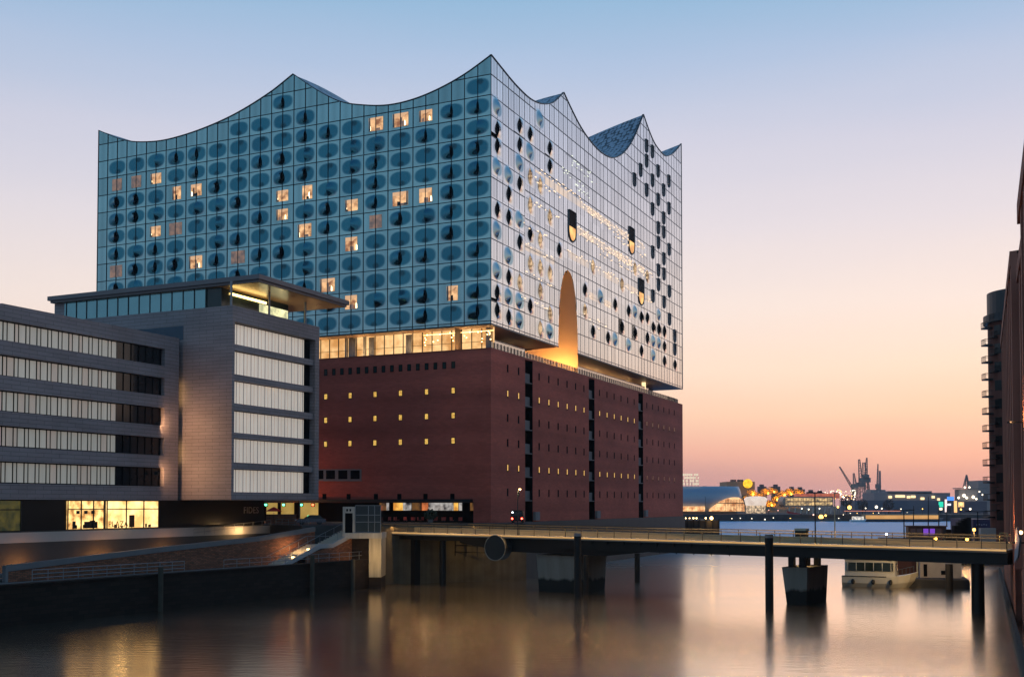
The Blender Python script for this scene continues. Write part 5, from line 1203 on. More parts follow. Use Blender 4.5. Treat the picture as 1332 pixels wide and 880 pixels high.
o = MB(); o.tube([fp.P(-0.9, -0.2, 1.2), fp.P(-0.9, -0.2, 4.2)], 0.12, 8); o.build('post', mat('pale_post', (0.6, 0.52, 0.36), 0.6), pn)
# red open boat between launch and pontoon
pr0 = atZ(1196, 752, 0); fr_ = Fr((pr0.x, pr0.y + 8), (0.95, -0.3), (0.3, 0.95)); rb_ = thing('red_boat', 'red wooden workboat half hidden by the bridge between launch and pontoon', 'boat', fr_.P(0, 0, 0))
hull(fr_, 9, 3, -0.4, 3.0, 0.45).build('hull', mat('red_brown_hull', (0.3, 0.08, 0.04), 0.5), rb_)
o = MB(); o.box(-3, 0.5, -1.1, 1.1, 3.0, 4.6, fr_); o.build('cabin', mat('pale_cabin', (0.5, 0.4, 0.32), 0.5), rb_)
# dark workboat behind the bridge rail
pw = atY(1198, 700, 235); fw = Fr((pw.x, 235), (0.98, -0.2), (0.2, 0.98)); wbt = thing('workboat', 'dark workboat with violet lit cabin windows and masts beyond the bridge', 'boat', fw.P(0, 0, 0))
hull(fw, 17, 5, -0.5, 4.8, 0.25).build('hull', mat('grey_hull', (0.07, 0.06, 0.06), 0.5), wbt)
o = MB(); o.box(-2.8, 4.8, -1.9, 1.9, 4.8, 7.2, fw); o.box(-3.1, 5.0, -2.1, 2.1, 7.2, 7.4, fw); cb2 = o.build('cabin', mat('rust_cabin', (0.16, 0.08, 0.06), 0.6), wbt)
o = MB()
for k in range(5): o.box(-2.4 + 1.3 * k, -1.4 + 1.3 * k, -1.94, -1.88, 5.5, 6.8, fw, mi=0 if k in (2, 3) else 1)
o.build('window', [glow('violet_window', (0.25, 0.08, 0.7), 0.8), mat('pinkish_pane', (0.35, 0.2, 0.2), 0.2)], cb2)
for x, h in ((-1.5, 11.6), (1.5, 13.6), (3.6, 11.8), (5.2, 11.4)): o = MB(); o.tube([fw.P(x, 0, 7.3), fw.P(x + 0.1, 0, h)], [0.12, 0.06], 6); o.build('mast', M_black, wbt)
o = MB(); o.ball(fw.P(-7.2, -1.5, 5.6), 0.22, 8, 5); o.build('deck_lamp', M_cool, wbt)
# dolphins of sheet piles
for i, (px, pyt, wd, lb) in enumerate(((1234, 688, 1.2, 'lone square dark dolphin right of the workboat'), (1245, 683, 1.2, 'lowest plank of the dark timber fender, at its left end'), (1249, 678.5, 1.0, 'second dark plank of the timber fender'), (1252.5, 676, 1.0, 'third dark plank of the timber fender'), (1256, 674, 1.0, 'fourth dark plank of the timber fender'), (1260.5, 672.5, 1.1, 'tallest plank of the dark timber fender, at its right end'))):
    Y = 225 + 6 * i; p = atY(px, 690, Y); zt = atY(px, pyt, Y).z; o = MB(); o.box(p.x - wd / 2, p.x + wd / 2, Y, Y + 1.2, -2, zt)
    tag(o.build('dolphin', M_pile), lb, 'dolphin', 'timber dolphins beyond the bridge')
# dark blue barge stern
pz = atY(1279, 690, 262); o = MB(); o.prism([(pz.x - 2.4, 262), (pz.x + 2.5, 262), (pz.x + 2.7, 275), (pz.x - 2.6, 275)], 0, 8.4); bg_ = thing('moored_barge', 'dark blue stern of a moored barge close to the long warehouse', 'barge', (pz.x, 265, 0)); o.build('hull', mat('blue_hull', (0.035, 0.03, 0.09), 0.5), bg_)
o = MB()
for k in range(5): o.box(pz.x - 1.6 + 0.55 * k, pz.x - 1.3 + 0.55 * k, 261.95, 261.99, 6.9 + 0.1 * (k % 2), 7.2 + 0.1 * (k % 2))
o.build('name_marks', mat('pale_marks', (0.3, 0.3, 0.42), 0.6), bg_)
# little stage with yellow lamps beyond the bridge end
for i, (px, py_, lb) in enumerate(((1267, 688.5, 'tallest yellow quay lamp beside the timber fender'), (1241, 707, 'low yellow quay lamp left of the other two low ones'), (1254, 705, 'yellow quay lamp in the middle of the low ones'), (1258, 701, 'upper yellow quay lamp of the low ones'), (1217, 700, 'orange lamp on the workboat side'))):
    p = atY(px, py_, 215); t_ = thing('quay_lamp', lb, 'lamp', (p.x, p.y, 0), 'yellow lamps beyond the bridge end'); o = MB(); o.tube([(p.x, p.y, -1), (p.x, p.y, p.z)], 0.08, 6); o.build('post', M_greym, t_); o = MB(); o.ball(p, 0.32, 8, 6); o.build('bulb', glow('yellow_lamp', (1.0, 0.5, 0.08), 8), t_)
    lamp('quay_lamp_light', p + Vector((0, -0.5, -0.4)), 260, (1, 0.5, 0.12), 0.2, t_)
o = MB(); pst = atY(1262, 706, 222); o.box(pst.x - 12, pst.x + 7, 218, 232, 1.5, 3.2); tag(o.build('jetty', mat('rusty_jetty', (0.12, 0.06, 0.035), 0.8, 0, 0.4, 0.6)), 'rusty brown jetty beyond the right end of the bridge', 'jetty')
o = MB()
for k in range(10): o.box(pst.x - 11 + 1.8 * k, pst.x - 10.85 + 1.8 * k, 218, 218.15, 3.2, 4.4 + (k % 3) * 0.4)
o.box(pst.x - 11, pst.x + 6, 218.02, 218.1, 4.3, 4.4); tag(o.build('jetty_railing', mat('orange_rail', (0.4, 0.12, 0.05), 0.6)), 'orange railing along the rusty jetty', 'railing')
pi = atY(1286, 703, 205); o = MB(); o.box(pi.x - 1.4, pi.x + 1.4, 205, 206, 3.3, 7.5); o.box(pi.x - 1.9, pi.x + 1.9, 204.6, 206.4, 3.0, 3.3); tag(o.build('ice_white_kiosk', M_white), 'small whitish ticket booth at the foot of the long warehouse', 'booth')
# timber quay just past the concert hall
qx0, qx1 = atY(888, 690, 300).x, atY(932, 690, 300).x
o = MB(); o.prism([(qx0 - 6, 297), (qx1, 297), (qx1, 330), (qx0 - 6, 330)], -2, 7.6); tq = thing('timber_quay', 'dark timber fendered quay beyond the right corner of the concert hall', 'quay', (qx0 + 4, 300, 0)); o.build('quay_body', mat('dark_quay', (0.05, 0.04, 0.035), 0.8, 0, 0.4), tq)
for k in range(6): o = MB(); o.box(qx0 + 0.5 + k * 1.7, qx0 + 0.9 + k * 1.7, 296.5, 296.95, -2, 7.9); o.build('fender_post', M_pile, tq)
for k, (px, r_) in enumerate(((892, 0.15), (897, 0.12), (902, 0.2), (906, 0.18), (918, 0.2), (925.5, 0.42))):
    p = atY(px, 673.4, 296.2); o = MB(); o.ball(p, r_, 8, 6); o.build('quay_bulb', glow('flare_lamp', (1, 0.62, 0.22), 14), tq)
lamp('flare_light', atY(925.5, 672, 295), 300, (1, 0.6, 0.2), 0.3, tq)

# ==================================================================  FAR SHORE
haze_tint = lambda c, f=0.35: tuple(x * (1 - f) + y * f for x, y in zip(c, (0.62, 0.42, 0.36)))  # mixes pinkish evening haze into a surface colour
o = MB(); o.prism([(-900, 770), (1600, 770), (1600, 3500), (-900, 3500)], -2, 4.6); struct(o.build('far_shore', mat('far_shore_ground', (0.05, 0.042, 0.045), 0.9, 0, 0.3, 0.05)))
def far_box(name, label, cat, px0, px1, pyt, pyb, Y, c, D=30, group=None, rough=0.7):
    a, b = atY(px0, pyt, Y), atY(px1, pyb, Y); t_ = thing(name, label, cat, ((a.x + b.x) / 2, Y, max(b.z, 0)), group)
    o = MB(); o.box(a.x, b.x, Y, Y + D, min(b.z, 4.5), a.z); o.build('body', mat(name + str(px0), c, rough, 0, 0.25, 0.08), t_); return t_, a, b
# theatre shell
Yt = 800; ax = atY(856, 660, Yt).x; bx = atY(968.5, 660, Yt).x; zt = atY(900, 632, Yt).z; zb = 5.0
th = thing('theatre', 'blue grey shell roofed theatre with a glowing arched glass front on the far shore', 'theatre', ((ax + bx) / 2, Yt, 4.6))
o = MB(); rings = []
for k in range(13):
    z = zb + (zt - zb) * (k / 12); inset = 3.2 * (max(0, k - 9) / 3) ** 2; bul = 3.0 * math.sin(math.pi * min(1, k / 12))
    x1 = bx - 3.0 * (1 - math.cos(min(1, abs(k - 7) / 7) * math.pi / 2)) * 1.2
    rings.append([Vector((ax, Yt + inset - bul, z)), Vector((x1 - 14, Yt + inset - bul, z)), Vector((x1 - 4, Yt + 2.5 + inset - bul, z)), Vector((x1, Yt + 10, z)), Vector((x1, Yt + 30, z)), Vector((ax, Yt + 40, z))])
o.loft(rings); o.build('shell', mat('blue_grey_shell', (0.27, 0.34, 0.43), 0.35, 0.35, 0.1, 0.03), th, smooth=True)
M_fv = glow('theatre_foyer', (1.0, 0.58, 0.26), 1.5, (0.45, 0.16, 0.05), 0.35)
o = MB(); pts2 = [(924, 664.5), (924, 662), (930, 657), (938, 651.5), (946, 648), (954, 646.3), (961, 646.5), (966, 649.5), (968.5, 656), (969, 664.5)]
fz = [atY(x, y, Yt - 7) for x, y in pts2]; o.quad(*fz[::-1]); bk_ = [v + Vector((0, 9, 0)) for v in fz]
for i in range(len(fz) - 1): o.quad(fz[i], fz[i + 1], bk_[i + 1], bk_[i])
fy = o.build('glass_front', M_fv, th)
o = MB()
for x in range(944, 969, 2): p, q = atY(x, 664, Yt - 7.3), atY(x, 649 if x < 965 else 652, Yt - 7.3); o.box(p.x - 0.12, p.x + 0.12, Yt - 7.4, Yt - 7.1, p.z, q.z)
p, q = atY(924, 657, Yt - 7.3), atY(968, 653.5, Yt - 7.3); o.box(p.x + 5, q.x, Yt - 7.4, Yt - 7.1, q.z - 0.5, q.z)
o.build('glazing_ribs', mat('rib_brown', (0.12, 0.06, 0.03), 0.6), fy)
p, q = atY(872, 664.5, Yt - 6), atY(917, 658, Yt - 6); o = MB(); o.box(p.x, q.x, Yt - 6, Yt - 1, p.z, q.z); o.build('low_foyer', M_fv, th)
o = MB(); o.box(p.x, atY(969, 660, Yt - 8).x, Yt - 26, Yt - 8, 0, 4.9); o.build('terrace', mat('red_terrace', (0.16, 0.05, 0.035), 0.7), th)
for px in (925, 968): o = MB(); p = atY(917, 657, Yt - 8); 
o = MB(); p = atY(917.5, 658, Yt - 9); o.tube([(p.x, Yt - 9, 4.6), (p.x, Yt - 9, p.z + 7)], 0.15, 6); o.build('flagpole', M_black, th)
# roof sign lattice on the theatre
sg = thing('roof_sign', 'pale lit lattice sign on top of the theatre at the corner of the concert hall', 'sign', atY(898, 632, Yt + 6)); o = MB(); random.seed(8)
for r_ in range(4):
    x = 880.0
    while x < 908.5:
        w_ = random.uniform(0.8, 2.2)
        if random.random() < 0.8: p, q = atY(x, 630.5 - 4 * r_, Yt + 6), atY(min(x + w_, 909), 627.6 - 4 * r_, Yt + 6); o.box(p.x, q.x, Yt + 6, Yt + 6.3, p.z, q.z)
        x += w_ + 0.5
o.build('lit_bars', glow('sign_bars', (1.0, 0.85, 0.62), 0.85), sg); o = MB()
for x in range(880, 910, 4): p, q = atY(x, 633, Yt + 7), atY(x, 617, Yt + 7); o.box(p.x - 0.15, p.x + 0.15, Yt + 6.6, Yt + 7, p.z, q.z)
o.build('frame', M_greym, sg)
# hill with lit trees
def hill():
    o = MB(); n, m = 60, 16; Y0, Y1 = 1000, 1260; x0, x1 = atY(930, 650, 1000).x, atY(1100, 650, 1000).x
    def P(i, j):
        u, v = i / n, j / m; x = x0 + (x1 - x0) * u; prof_ = math.sin(min(1, v * 1.15) * math.pi / 2)
        h = 26 * min(1, u / 0.12) * (1 - max(0, (u - 0.3) / 0.7)) ** 0.8; h *= 0.9 + 0.2 * math.sin(u * 23) * math.sin(u * 7 + v * 5)
        return (x, Y0 + (Y1 - Y0) * v, 4 + max(0, h) * prof_)
    for i in range(n):
        for j in range(m): o.quad(P(i, j), P(i + 1, j), P(i + 1, j + 1), P(i, j + 1))
    return o
struct(hill().build('hill', mat('hill_green', (0.09, 0.06, 0.03), 0.9, 0, 0.5, 0.1), smooth=True))
rnd = random.Random(12)
M_tl = mat('lamplit_leaves', (0.26, 0.14, 0.03), 0.8, 0, 0.5, 0.3)  # yellow lamp light put into the leaf colour
M_tl2 = mat('dusk_leaves', (0.06, 0.045, 0.05), 0.8, 0, 0.4, 0.3)
where = ['above the white dome', 'left of the white dome roof', 'high on the slope', 'low on the slope', 'at mid slope', 'near the pavilion', 'on the right shoulder']
for i, (px, py_) in enumerate(((972, 648), (978, 641), (989, 645), (997, 640), (1002, 655), (1009, 648), (1018, 642), (1027, 641), (1037, 641), (1005, 638))):
    Y = 1000 + (655 - py_) * 6.0; p = atY(px, py_, Y); gz_ = max(5, p.z - 7)
    t_ = thing('hill_tree', ['short lamp lit tree at the left foot of the hill behind the theatre', 'lamp lit tree just right of the round yellow sign', 'lamp lit tree over the left half of the white dome', 'lamp lit tree on the crest over the white dome', 'big golden tree at the right side of the white dome', 'golden tree between white dome and oval pavilion', 'lamp lit crest tree left of the oval pavilion', 'lamp lit tree over the left end of the oval pavilion', 'rightmost lamp lit tree of the hill', 'dark topped crest tree in the middle of the hill'][i], 'tree', (p.x, Y, gz_), 'trees on the far hill')
    o = MB(); o.tube([(p.x, Y, gz_ - 3), (p.x, Y, p.z)], [0.5, 0.25], 6); o.build('trunk', M_pile, t_)
    o = MB(); r_ = rnd.uniform(4.5, 6.5)
    for _ in range(6): leaves(o, (p.x + rnd.uniform(-0.6, 0.6) * r_, Y + rnd.uniform(-2, 2), p.z + rnd.uniform(-0.5, 0.6) * r_ * 0.6), r_ * 0.6, r_ * 0.6, r_ * 0.45, 70, 0.7, rnd)
    o.build('crown', M_tl, t_)
    o = MB(); o.ball((p.x, Y - r_ - 1, p.z - 1), 0.7, 8, 6); o.build('lamp_globe', glow('sodium_lamp', (1.0, 0.5, 0.04), 12), t_)
    lamp('hill_light', (p.x, Y - r_ - 3, p.z - 1), 20000, (1, 0.48, 0.05), 1.5, t_, (0, 1, 0.1))
for i, (px, py_) in enumerate(((992, 634), (1010, 634), (1031, 637), (1042, 637.5), (1056, 641), (1068, 642))):
    Y = 1290; p = atY(px, py_, Y); t_ = thing('far_house', ['dark flat roofed house left on the hill crest', 'dark flat roofed house in the middle of the hill crest', 'low dark house right of the crest middle', 'small dark house on the falling crest', 'grey house at the right end of the crest', 'last small grey house before the port lights'][i], 'house', (p.x, Y, 20), 'houses on the hill crest')
    o = MB(); w_ = 4.5; o.box(p.x - w_, p.x + w_, Y, Y + 8, 10, p.z + 1.5); o.box(p.x - w_ * 0.5, p.x + w_ * 0.4, Y + 1, Y + 7, p.z + 1.5, p.z + 4); o.build('walls', mat('far_house', (0.13, 0.1, 0.12), 0.8), t_)
# tower block with round yellow sign
tb, a_, b_ = far_box('apartment_block', 'flat roofed peach apartment block behind the theatre carrying a round yellow sign', 'building', 945.5, 982, 626, 650, 1150, (0.5, 0.28, 0.18), 40)
for px in (955, 964): p = atY(px, 626, 1151); o = MB(); o.box(p.x - 2.4, p.x + 2.4, 1152, 1160, p.z, p.z + 2.2); o.build('roof_box', mat('roof_boxes', (0.2, 0.12, 0.1), 0.8), tb)
p = atY(973, 628.5, 1146); sg2 = thing('round_sign', 'round glowing yellow sign at the top of the peach apartment block', 'sign', p); o = MB(); o.tube([p, p + Vector((0, 3, 0))], 4.7, 28); o.build('disc', glow('round_yellow', (1.0, 0.62, 0.02), 1.6, (0.7, 0.32, 0.01), 0.5), sg2); o = MB(); o.tube([p + Vector((0, 2.8, 0)), p + Vector((0, 3.8, 0))], 4.9, 28); o.build('rim', M_black, sg2)
# white dome
p = atY(983, 663, 880); dm = thing('white_dome', 'white lit drum shaped tent with a glazed base beside the theatre', 'pavilion', (p.x, 880, 4.6)); zt_, zm_ = atY(983, 645.5, 880).z, atY(983, 657, 880).z
o = MB(); rings = [[Vector((p.x + r_ * math.cos(a), 880 + r_ * math.sin(a), z)) for a in [2 * math.pi * k / 28 for k in range(28)]] for r_, z in ((7.8, zm_), (8.7, zm_ + (zt_ - zm_) * 0.5), (9.1, zm_ + (zt_ - zm_) * 0.75), (7.5, zt_ - 0.3), (3, zt_ + 0.3))]; o.loft(rings); o.build('drum', glow('lit_tent', (1.0, 0.84, 0.72), 0.9, (0.8, 0.62, 0.52), 0.15), dm, smooth=True)
o = MB(); o.cyl(p.x, 880, 4.6, zm_, 7.6, 7.6, 24); o.build('glazed_base', glow('tent_base', (1.0, 0.72, 0.45), 1.0, (0.08, 0.06, 0.05), 0.6), dm)
# oval pavilion on legs
Yp = 860; a_, b_ = atY(1018, 645.5, Yp), atY(1084, 658.5, Yp); pv_ = thing('oval_pavilion', 'long rounded glass pavilion raised on white legs on the far shore', 'pavilion', ((a_.x + b_.x) / 2, Yp, 4.6))
o = MB(); cz_, rz_ = (a_.z + b_.z) / 2, (a_.z - b_.z) / 2; rings = []
for y_ in (0, 18):
    rings.append([Vector((a_.x + rz_ - rz_ * math.sin(t_), Yp + y_, cz_ + rz_ * math.cos(t_))) for t_ in [math.pi * k / 10 for k in range(11)]] + [Vector((b_.x, Yp + y_, cz_ - rz_)), Vector((b_.x, Yp + y_, cz_ + rz_))])
o.loft(rings); sh_ = o.build('shell', mat('pavilion_frame', (0.45, 0.3, 0.24), 0.5), pv_)
o = MB(); random.seed(6); x = a_.x + 2.2
while x < b_.x - 1:
    for z in (cz_ - rz_ * 0.72, cz_ + rz_ * 0.12): o.box(x, x + 1.7, Yp - 0.25, Yp - 0.05, z, z + rz_ * 0.62)
    x += 2.05
o.build('window_grid', glow('pavilion_rooms', (1.0, 0.66, 0.28), 1.0, (0.1, 0.08, 0.06), 0.45), sh_)
for k in range(8): x = a_.x + 5 + (b_.x - a_.x - 7) * k / 7; o = MB(); o.tube([(x, Yp + 1, 4.6), (x + 0.8, Yp + 1, b_.z + 0.1)], 0.3, 6); o.build('leg', M_white, pv_)
o = MB(); p, q = atY(1036, 646, Yp + 6), atY(1092, 641.5, Yp + 6); o.box(p.x, q.x, Yp + 6, Yp + 14, p.z - 1, q.z); o.build('red_roof_deck', glow('red_deck', (0.9, 0.22, 0.1), 0.6, (0.5, 0.12, 0.08), 0.3), pv_)
p, q = atY(1024, 664, 800), atY(1054, 670.5, 800); o = MB(); o.prism([(p.x, 800), (q.x, 800), (q.x, 802), (p.x, 802)], [p.z - 1.5, q.z - 1.5, q.z - 1.5, p.z - 1.5], [p.z, q.z, q.z, p.z]); tag(o.build('gangway', mat('red_gangway', (0.5, 0.03, 0.04), 0.6)), 'red covered gangway sloping down to the far landing stage', 'gangway')
p, q = atY(1022, 674.5, 772), atY(1090, 677, 772); o = MB(); o.box(p.x, q.x, 764, 769.5, -0.5, 1.9); tag(o.build('landing_stage', mat('far_stage', (0.1, 0.08, 0.07), 0.7)), 'low dark landing stage below the red gangway', 'landing stage')
# lamps along the far shore
M_far = [glow('far_amber', (1.0, 0.52, 0.1), 5), glow('far_white', (1.0, 0.84, 0.6), 4), glow('far_pink', (1.0, 0.5, 0.4), 3)]
random.seed(14); fl = []
for px, py_, m, r_ in [(952, 674, 1, 0.5), (963, 673.5, 1, 0.5), (978, 674, 1, 0.5), (995, 675, 1, 0.7), (1006, 673, 1, 0.5), (1028, 674, 0, 0.7), (1068, 672, 0, 2.6), (1074, 670, 0, 1.2), (1058, 669, 2, 0.8), (1091, 674, 1, 0.7), (1105, 659.5, 0, 2.2), (1090, 659, 0, 1.2), (1126, 660.5, 1, 0.7), (1140, 659, 1, 1.6), (1147, 661, 1, 0.8), (1172, 661.5, 1, 0.6), (1200, 661.5, 0, 0.6), (1224, 661.5, 1, 1.0), (1262, 661.5, 1, 1.2), (1250, 655, 0, 1.5), (1250, 662, 0, 1.0), (1043, 661, 1, 0.8), (1052, 662, 1, 0.8), (1066, 661, 1, 0.8), (1000, 663, 2, 0.5), (1012, 663.5, 2, 0.5), (1106, 667, 1, 0.4), (1115, 667, 0, 0.4), (1136, 667, 0, 0.4), (1097, 669, 1, 0.4), (1143, 666.5, 1, 0.4), (1180, 666, 1, 0.3), (1092, 640, 2, 1.2), (1097, 646, 1, 1.0)]:
    p = atY(px, py_, 766); fl.append((p, m, r_))
rel = ['under the theatre terrace', 'under the white dome', 'below the oval pavilion', 'by the red gangway', 'before the dark bush', 'on the grey warehouse quay', 'before the lit hoardings']
for i, (p, m, r_) in enumerate(fl):
    o = MB(); o.ball(p, r_ * 0.62, 8, 6); t_ = thing('shore_lamp', '%s far shore lamp, number of its glow %s' % (('amber', 'white', 'pink')[m], 'x'), 'lamp', (p.x, p.y, 0), 'lamps along the far shore'); o.build('bulb', M_far[m], t_); o = MB(); o.tube([(p.x, p.y + 0.5, -1), (p.x, p.y + 0.5, p.z)], 0.12, 5); o.build('post', M_black, t_)
    t_['label'] = '%s %s lamp %s on the far shore' % (('faint', 'small', 'large')[0 if r_ < 0.55 else 1 if r_ < 1.15 else 2], ('amber', 'white', 'pinkish')[m], rel[min(6, max(0, int((p.x - 150) / 26)))])
# port lights: white cluster high behind the bush
rnd = random.Random(77); o = MB()
for _ in range(90):
    px = rnd.uniform(1066, 1114); py_ = rnd.uniform(636.5, 649); o.ball(atY(px, py_, 1480 + rnd.uniform(-20, 20)), rnd.choice((0.3, 0.4, 0.5, 0.8)), 6, 4, mi=rnd.choice((0, 1, 1)))
x_ = tag(o.build('port_lights', [M_far[0], M_far[1]]), 'distant cluster of white and amber port lights beside the cranes', 'port lights', kind='stuff')
# dark bush
p = atY(1101, 652, 790); bs = thing('far_bush', 'dark round tree crown on the far shore left of the grey warehouses', 'tree', (p.x, 790, 4.6)); o = MB(); leaves(o, (p.x, 790, p.z + 0.5), 4.4, 4, 4.2, 420, 0.6, rnd); o.build('crown', M_tl2, bs); o = MB(); o.tube([(p.x, 790, 4), (p.x, 790, p.z)], 0.4, 6); o.build('trunk', M_pile, bs)
for px, lb in ((1156, 'dark tree crown before the middle of the grey warehouses'), (1122, 'low dark tree crown left of the lit warehouse corner')):
    p = atY(px, 656, 800); t_ = thing('far_tree', lb, 'tree', (p.x, 800, 4.6), 'dark trees before the grey warehouses'); o = MB(); leaves(o, (p.x, 800, p.z), 4.2, 3, 4.0, 360, 0.6, rnd); o.build('crown', M_tl2, t_); o = MB(); o.tube([(p.x, 800, 4), (p.x, 800, p.z)], 0.4, 6); o.build('trunk', M_pile, t_)
# warehouses
w1, a_, b_ = far_box('port_shed', 'long grey port shed with a raised roof behind the low blue warehouse', 'warehouse', 1137, 1236, 640.5, 652, 1250, haze_tint((0.2, 0.22, 0.28), 0.15), 40)
o = MB(); p, q = atY(1155, 638.2, 1248), atY(1213, 640.5, 1248); o.box(p.x, q.x, 1250, 1285, q.z - 1, p.z); o.build('raised_roof', mat('shed_roof', (0.2, 0.2, 0.25), 0.7), w1)
for px, py_, w_ in ((1158, 646, 3), (1168, 645, 4.5), (1174, 645, 4.5), (1182, 646, 3), (1188, 645.5, 4), (1200, 648, 3.2), (1214, 646, 2.6), (1221, 649, 2)):
    p = atY(px, py_, 1249); o = MB(); o.box(p.x - w_ * 0.6, p.x + w_ * 0.6, 1248.5, 1249.8, p.z - 1.3, p.z + 1.3); o.build('lit_window', glow('shed_window', (1, 0.72, 0.36), 1.8), w1)
w2, a_, b_ = far_box('blue_warehouse', 'low blue grey warehouse along the far waterfront', 'warehouse', 1112, 1244, 650.5, 664, 900, (0.13, 0.15, 0.21), 40)
w3, a_, b_ = far_box('dark_warehouse', 'dark grey waterfront shed right of the lit hoardings', 'warehouse', 1246, 1284, 651.5, 666, 880, (0.13, 0.12, 0.16), 40)
for i, (px0, px1, py0, py1, c, s_, lb) in enumerate(((1221.5, 1227, 652, 659, (0.02, 0.7, 0.45), 1.2, 'small green lit hoarding on the far waterfront'), (1229.5, 1232, 649, 665.5, (1.0, 0.75, 0.7), 1.4, 'narrow pinkish white lit pylon on the far waterfront'), (1232.5, 1241, 645.5, 650.5, (0.08, 0.3, 1.0), 1.3, 'bright blue lit hoarding on the far waterfront'), (1233, 1237, 654.5, 657, (0.9, 0.9, 1.0), 1.5, 'small white lit panel between the two lit pylons'), (1241.5, 1245, 651, 666, (1.0, 0.5, 0.18), 1.6, 'tall orange lit pylon on the far waterfront'), (1222, 1226, 660, 663, (1.0, 0.8, 0.5), 1.5, 'small cream lit panel below the green hoarding'), (1247, 1254, 652.5, 659, (1.0, 0.6, 0.25), 1.2, 'wide amber lit panel on the dark waterfront shed'))):
    p, q = atY(px0, py0, 868), atY(px1, py1, 868); t_ = thing('lit_hoarding', lb, 'hoarding', ((p.x + q.x) / 2, 868, 4.6), 'lit hoardings on the far waterfront'); o = MB(); o.box(p.x, q.x, 868, 869, q.z, p.z); o.build('panel', glow('hoarding%d' % i, c, s_), t_); o = MB(); o.box((p.x + q.x) / 2 - 0.2, (p.x + q.x) / 2 + 0.2, 869, 869.4, 4.6, p.z); o.build('post', M_black, t_)
# cranes
M_cr = mat('hazy_crane_steel', (0.2, 0.21, 0.23), 0.7, 0, 0.15, 0.05)
def lattice(o, p, q, w0, w1, n, r):
    p, q = Vector(p), Vector(q); d = (q - p).normalized(); a = d.cross(Vector((0, 1, 0))).normalized(); b = Vector((0, 1, 0))
    L = [[p.lerp(q, k / n) + a * sx * (w0 + (w1 - w0) * k / n) + b * sy * (w0 + (w1 - w0) * k / n) for k in range(n + 1)] for sx, sy in ((-1, -1), (1, -1), (1, 1), (-1, 1))]
    for c in L: o.tube([c[0], c[-1]], r, 4)
    for k in range(n):
        for i in range(4): o.tube([L[i][k], L[(i + 1) % 4][k + 1]], r * 0.6, 4)
def crane(label, base, elbow, tip, w, extra=None):
    Y = 1500; b0, e0, t0 = atY(*base, Y), atY(*elbow, Y), atY(*tip, Y); t_ = thing('harbour_crane', label, 'crane', (b0.x, Y, 4.6), 'harbour cranes on the far horizon')
    o = MB(); lattice(o, (b0.x, Y, 4.6), e0, w * 1.5, w * 0.9, 7, 0.42); o.build('tower', M_cr, t_)
    o = MB(); lattice(o, e0, t0, w * 0.8, w * 0.3, 9, 0.36); o.build('jib', M_cr, t_)
    o = MB(); o.box(e0.x - w * 1.8, e0.x + w * 1.6, Y - 4, Y + 4, e0.z - 5, e0.z + 1); o.build('cab', M_cr, t_)
    return t_
crane('harbour crane with its long jib leaning far to the left', (1111, 650), (1110.5, 637), (1092, 606.5), 1.6)
crane('low stocky harbour crane beside the leaning jib', (1113, 650), (1112, 630), (1110.5, 615), 2.4)
crane('tall harbour crane with a steep dark jib on the left of the pair', (1121, 650), (1120, 628), (1117.5, 597), 3.0)
crane('tallest broad harbour crane in the middle of the group', (1126, 650), (1125, 622), (1123.5, 601), 4.2)
crane('harbour crane whose pale thin jib rises highest', (1129, 650), (1126.5, 618), (1127.5, 595), 2.0)
crane('thin harbour crane mast at the right of the group', (1141, 645), (1141.5, 630), (1142, 603), 1.1)
p = atY(1144.5, 612, 1450); o = MB(); o.cyl(p.x, 1450, 4.6, p.z, 1.6, 1.2, 14); tag(o.build('chimney', M_cr), 'plain grey factory chimney right of the cranes', 'chimney')
far_box('crane_base_shed', 'pale grey shed at the foot of the thin crane', 'shed', 1133, 1152, 636.5, 650, 1460, (0.3, 0.29, 0.31), 20)
# drilling mast and shipyard blocks on the right
Ys = 1150; sp_ = thing('yard_mast', 'pointed lattice mast on a wide platform with lamps at the far shipyard', 'mast', atY(1257, 650, Ys)); o = MB(); lattice(o, atY(1257, 634, Ys), atY(1257.3, 617.5, Ys), 2.6, 0.4, 7, 0.4); o.tube([atY(1255, 634, Ys), atY(1257.3, 617, Ys)], 0.7, 5); o.tube([atY(1259.6, 634, Ys), atY(1257.3, 617, Ys)], 0.7, 5); o.build('mast', M_cr, sp_)
p, q = atY(1243, 635.5, Ys), atY(1283, 634.2, Ys); o = MB(); o.box(p.x, q.x, Ys, Ys + 8, p.z, q.z); o.build('platform', M_cr, sp_)
p, q = atY(1248, 655, Ys), atY(1272, 636, Ys); o = MB(); o.box(p.x, q.x, Ys + 1, Ys + 12, 4.6, q.z); o.build('superstructure', mat('yard_grey', (0.28, 0.26, 0.27), 0.7, 0, 0.4, 0.3), sp_)
for px, py_, r_ in ((1255, 633.5, 1.0), (1261, 633.5, 1.0), (1254, 644, 1.7), (1257.5, 647, 1.3), (1266, 646, 1.6), (1247, 647, 1.2), (1270, 648.5, 1.0), (1274, 639, 0.8), (1278, 643, 0.8)): o = MB(); o.ball(atY(px, py_, Ys - 3), r_, 8, 6); o.build('yard_lamp', M_far[1], sp_)
far_box('shipyard_block', 'grey open framed shipyard block at the foot of the round tower', 'building', 1272.5, 1296, 624.5, 652, 1200, (0.3, 0.27, 0.28), 30)
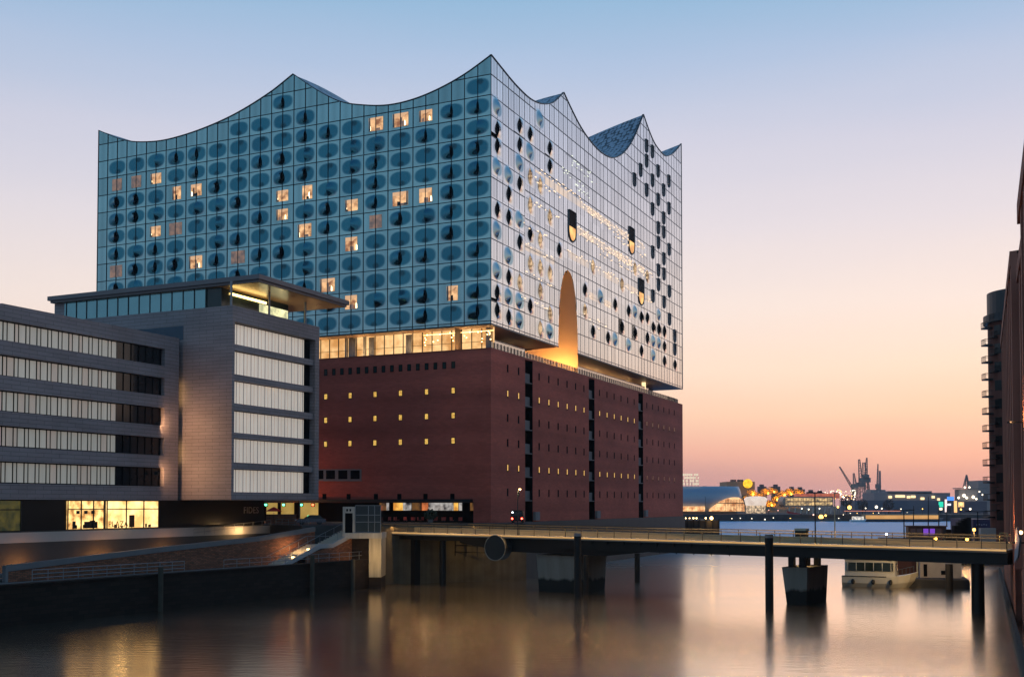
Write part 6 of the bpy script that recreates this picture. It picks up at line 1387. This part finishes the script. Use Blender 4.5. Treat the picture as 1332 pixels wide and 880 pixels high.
# ferry streaming by and small white ferry
p, q = atY(1125, 676, 745), atY(1226, 670, 745); fy_ = thing('ferry', 'long low harbour ferry with a continuous band of golden windows', 'ferry', ((p.x + q.x) / 2, 745, 0)); ff = Fr(((p.x + q.x) / 2, 748), (1, 0), (0, 1)); Lf = q.x - p.x
hull(ff, Lf + 4, 9, -0.4, 1.6, 0.12).build('hull', mat('dark_ferry_hull', (0.05, 0.045, 0.06), 0.5), fy_)
o = MB(); o.box(-Lf / 2, Lf / 2 - 2, -3.2, 3.2, 1.6, 5.0, ff); o.build('saloon', mat('ferry_saloon', (0.3, 0.2, 0.12), 0.6), fy_); o = MB(); o.box(-Lf / 2 + 0.5, Lf / 2 - 2.5, -3.3, -3.2, 1.9, 4.4, ff); o.build('window_band', glow('ferry_windows', (1.0, 0.52, 0.16), 0.75, (0.75, 0.36, 0.1), 0.05), fy_)
p = atY(1118, 675, 740); sf = thing('small_ferry', 'small white lit ferry at the bow of the long golden one', 'ferry', (p.x, 740, 0)); ff = Fr((p.x, 742), (1, 0), (0, 1)); hull(ff, 11, 4, -0.4, 1.4).build('hull', M_white, sf); o = MB(); o.box(-4, 3, -1.6, 1.6, 1.4, 3.6, ff); o.build('cabin', glow('small_ferry_light', (1, 0.9, 0.75), 1.2, (0.2, 0.2, 0.22), 0.7), sf)
# red light trail on the far embankment, shaped as a glowing rail
p, q = atY(1098, 664.2, 775), atY(1172, 663.6, 775); em = thing('embankment_trail', 'thin reddish light trail along the far embankment, shaped as a glowing rail', 'railing', ((p.x + q.x) / 2, 775, 4.6)); o = MB(); o.box(p.x, q.x, 775, 775.3, p.z - 0.25, p.z + 0.25); o.build('trail_bar', glow('red_trail', (1.0, 0.35, 0.22), 0.7), em); o = MB()
for k in range(12): x = p.x + (q.x - p.x) * k / 11; o.box(x - 0.1, x + 0.1, 775.3, 775.5, 4.6, p.z)
o.build('post', M_black, em)

# ------------------------------------------------------------------ evening haze over the harbour
hz = bpy.data.materials.new('harbour_haze'); hz.use_nodes = True; t = hz.node_tree; t.nodes.clear()
ho = t.nodes.new('ShaderNodeOutputMaterial'); pv = t.nodes.new('ShaderNodeVolumePrincipled'); pv.inputs['Color'].default_value = (1.0, 0.97, 0.95, 1); pv.inputs['Density'].default_value = 0.00008; pv.inputs['Anisotropy'].default_value = 0.3
t.links.new(pv.outputs[0], ho.inputs['Volume'])
o = MB(); o.box(-2600, 2600, -400, 3600, -4, 112); o = o.build('haze', hz); o['kind'] = 'stuff'
sc.cycles.volume_bounces = 0
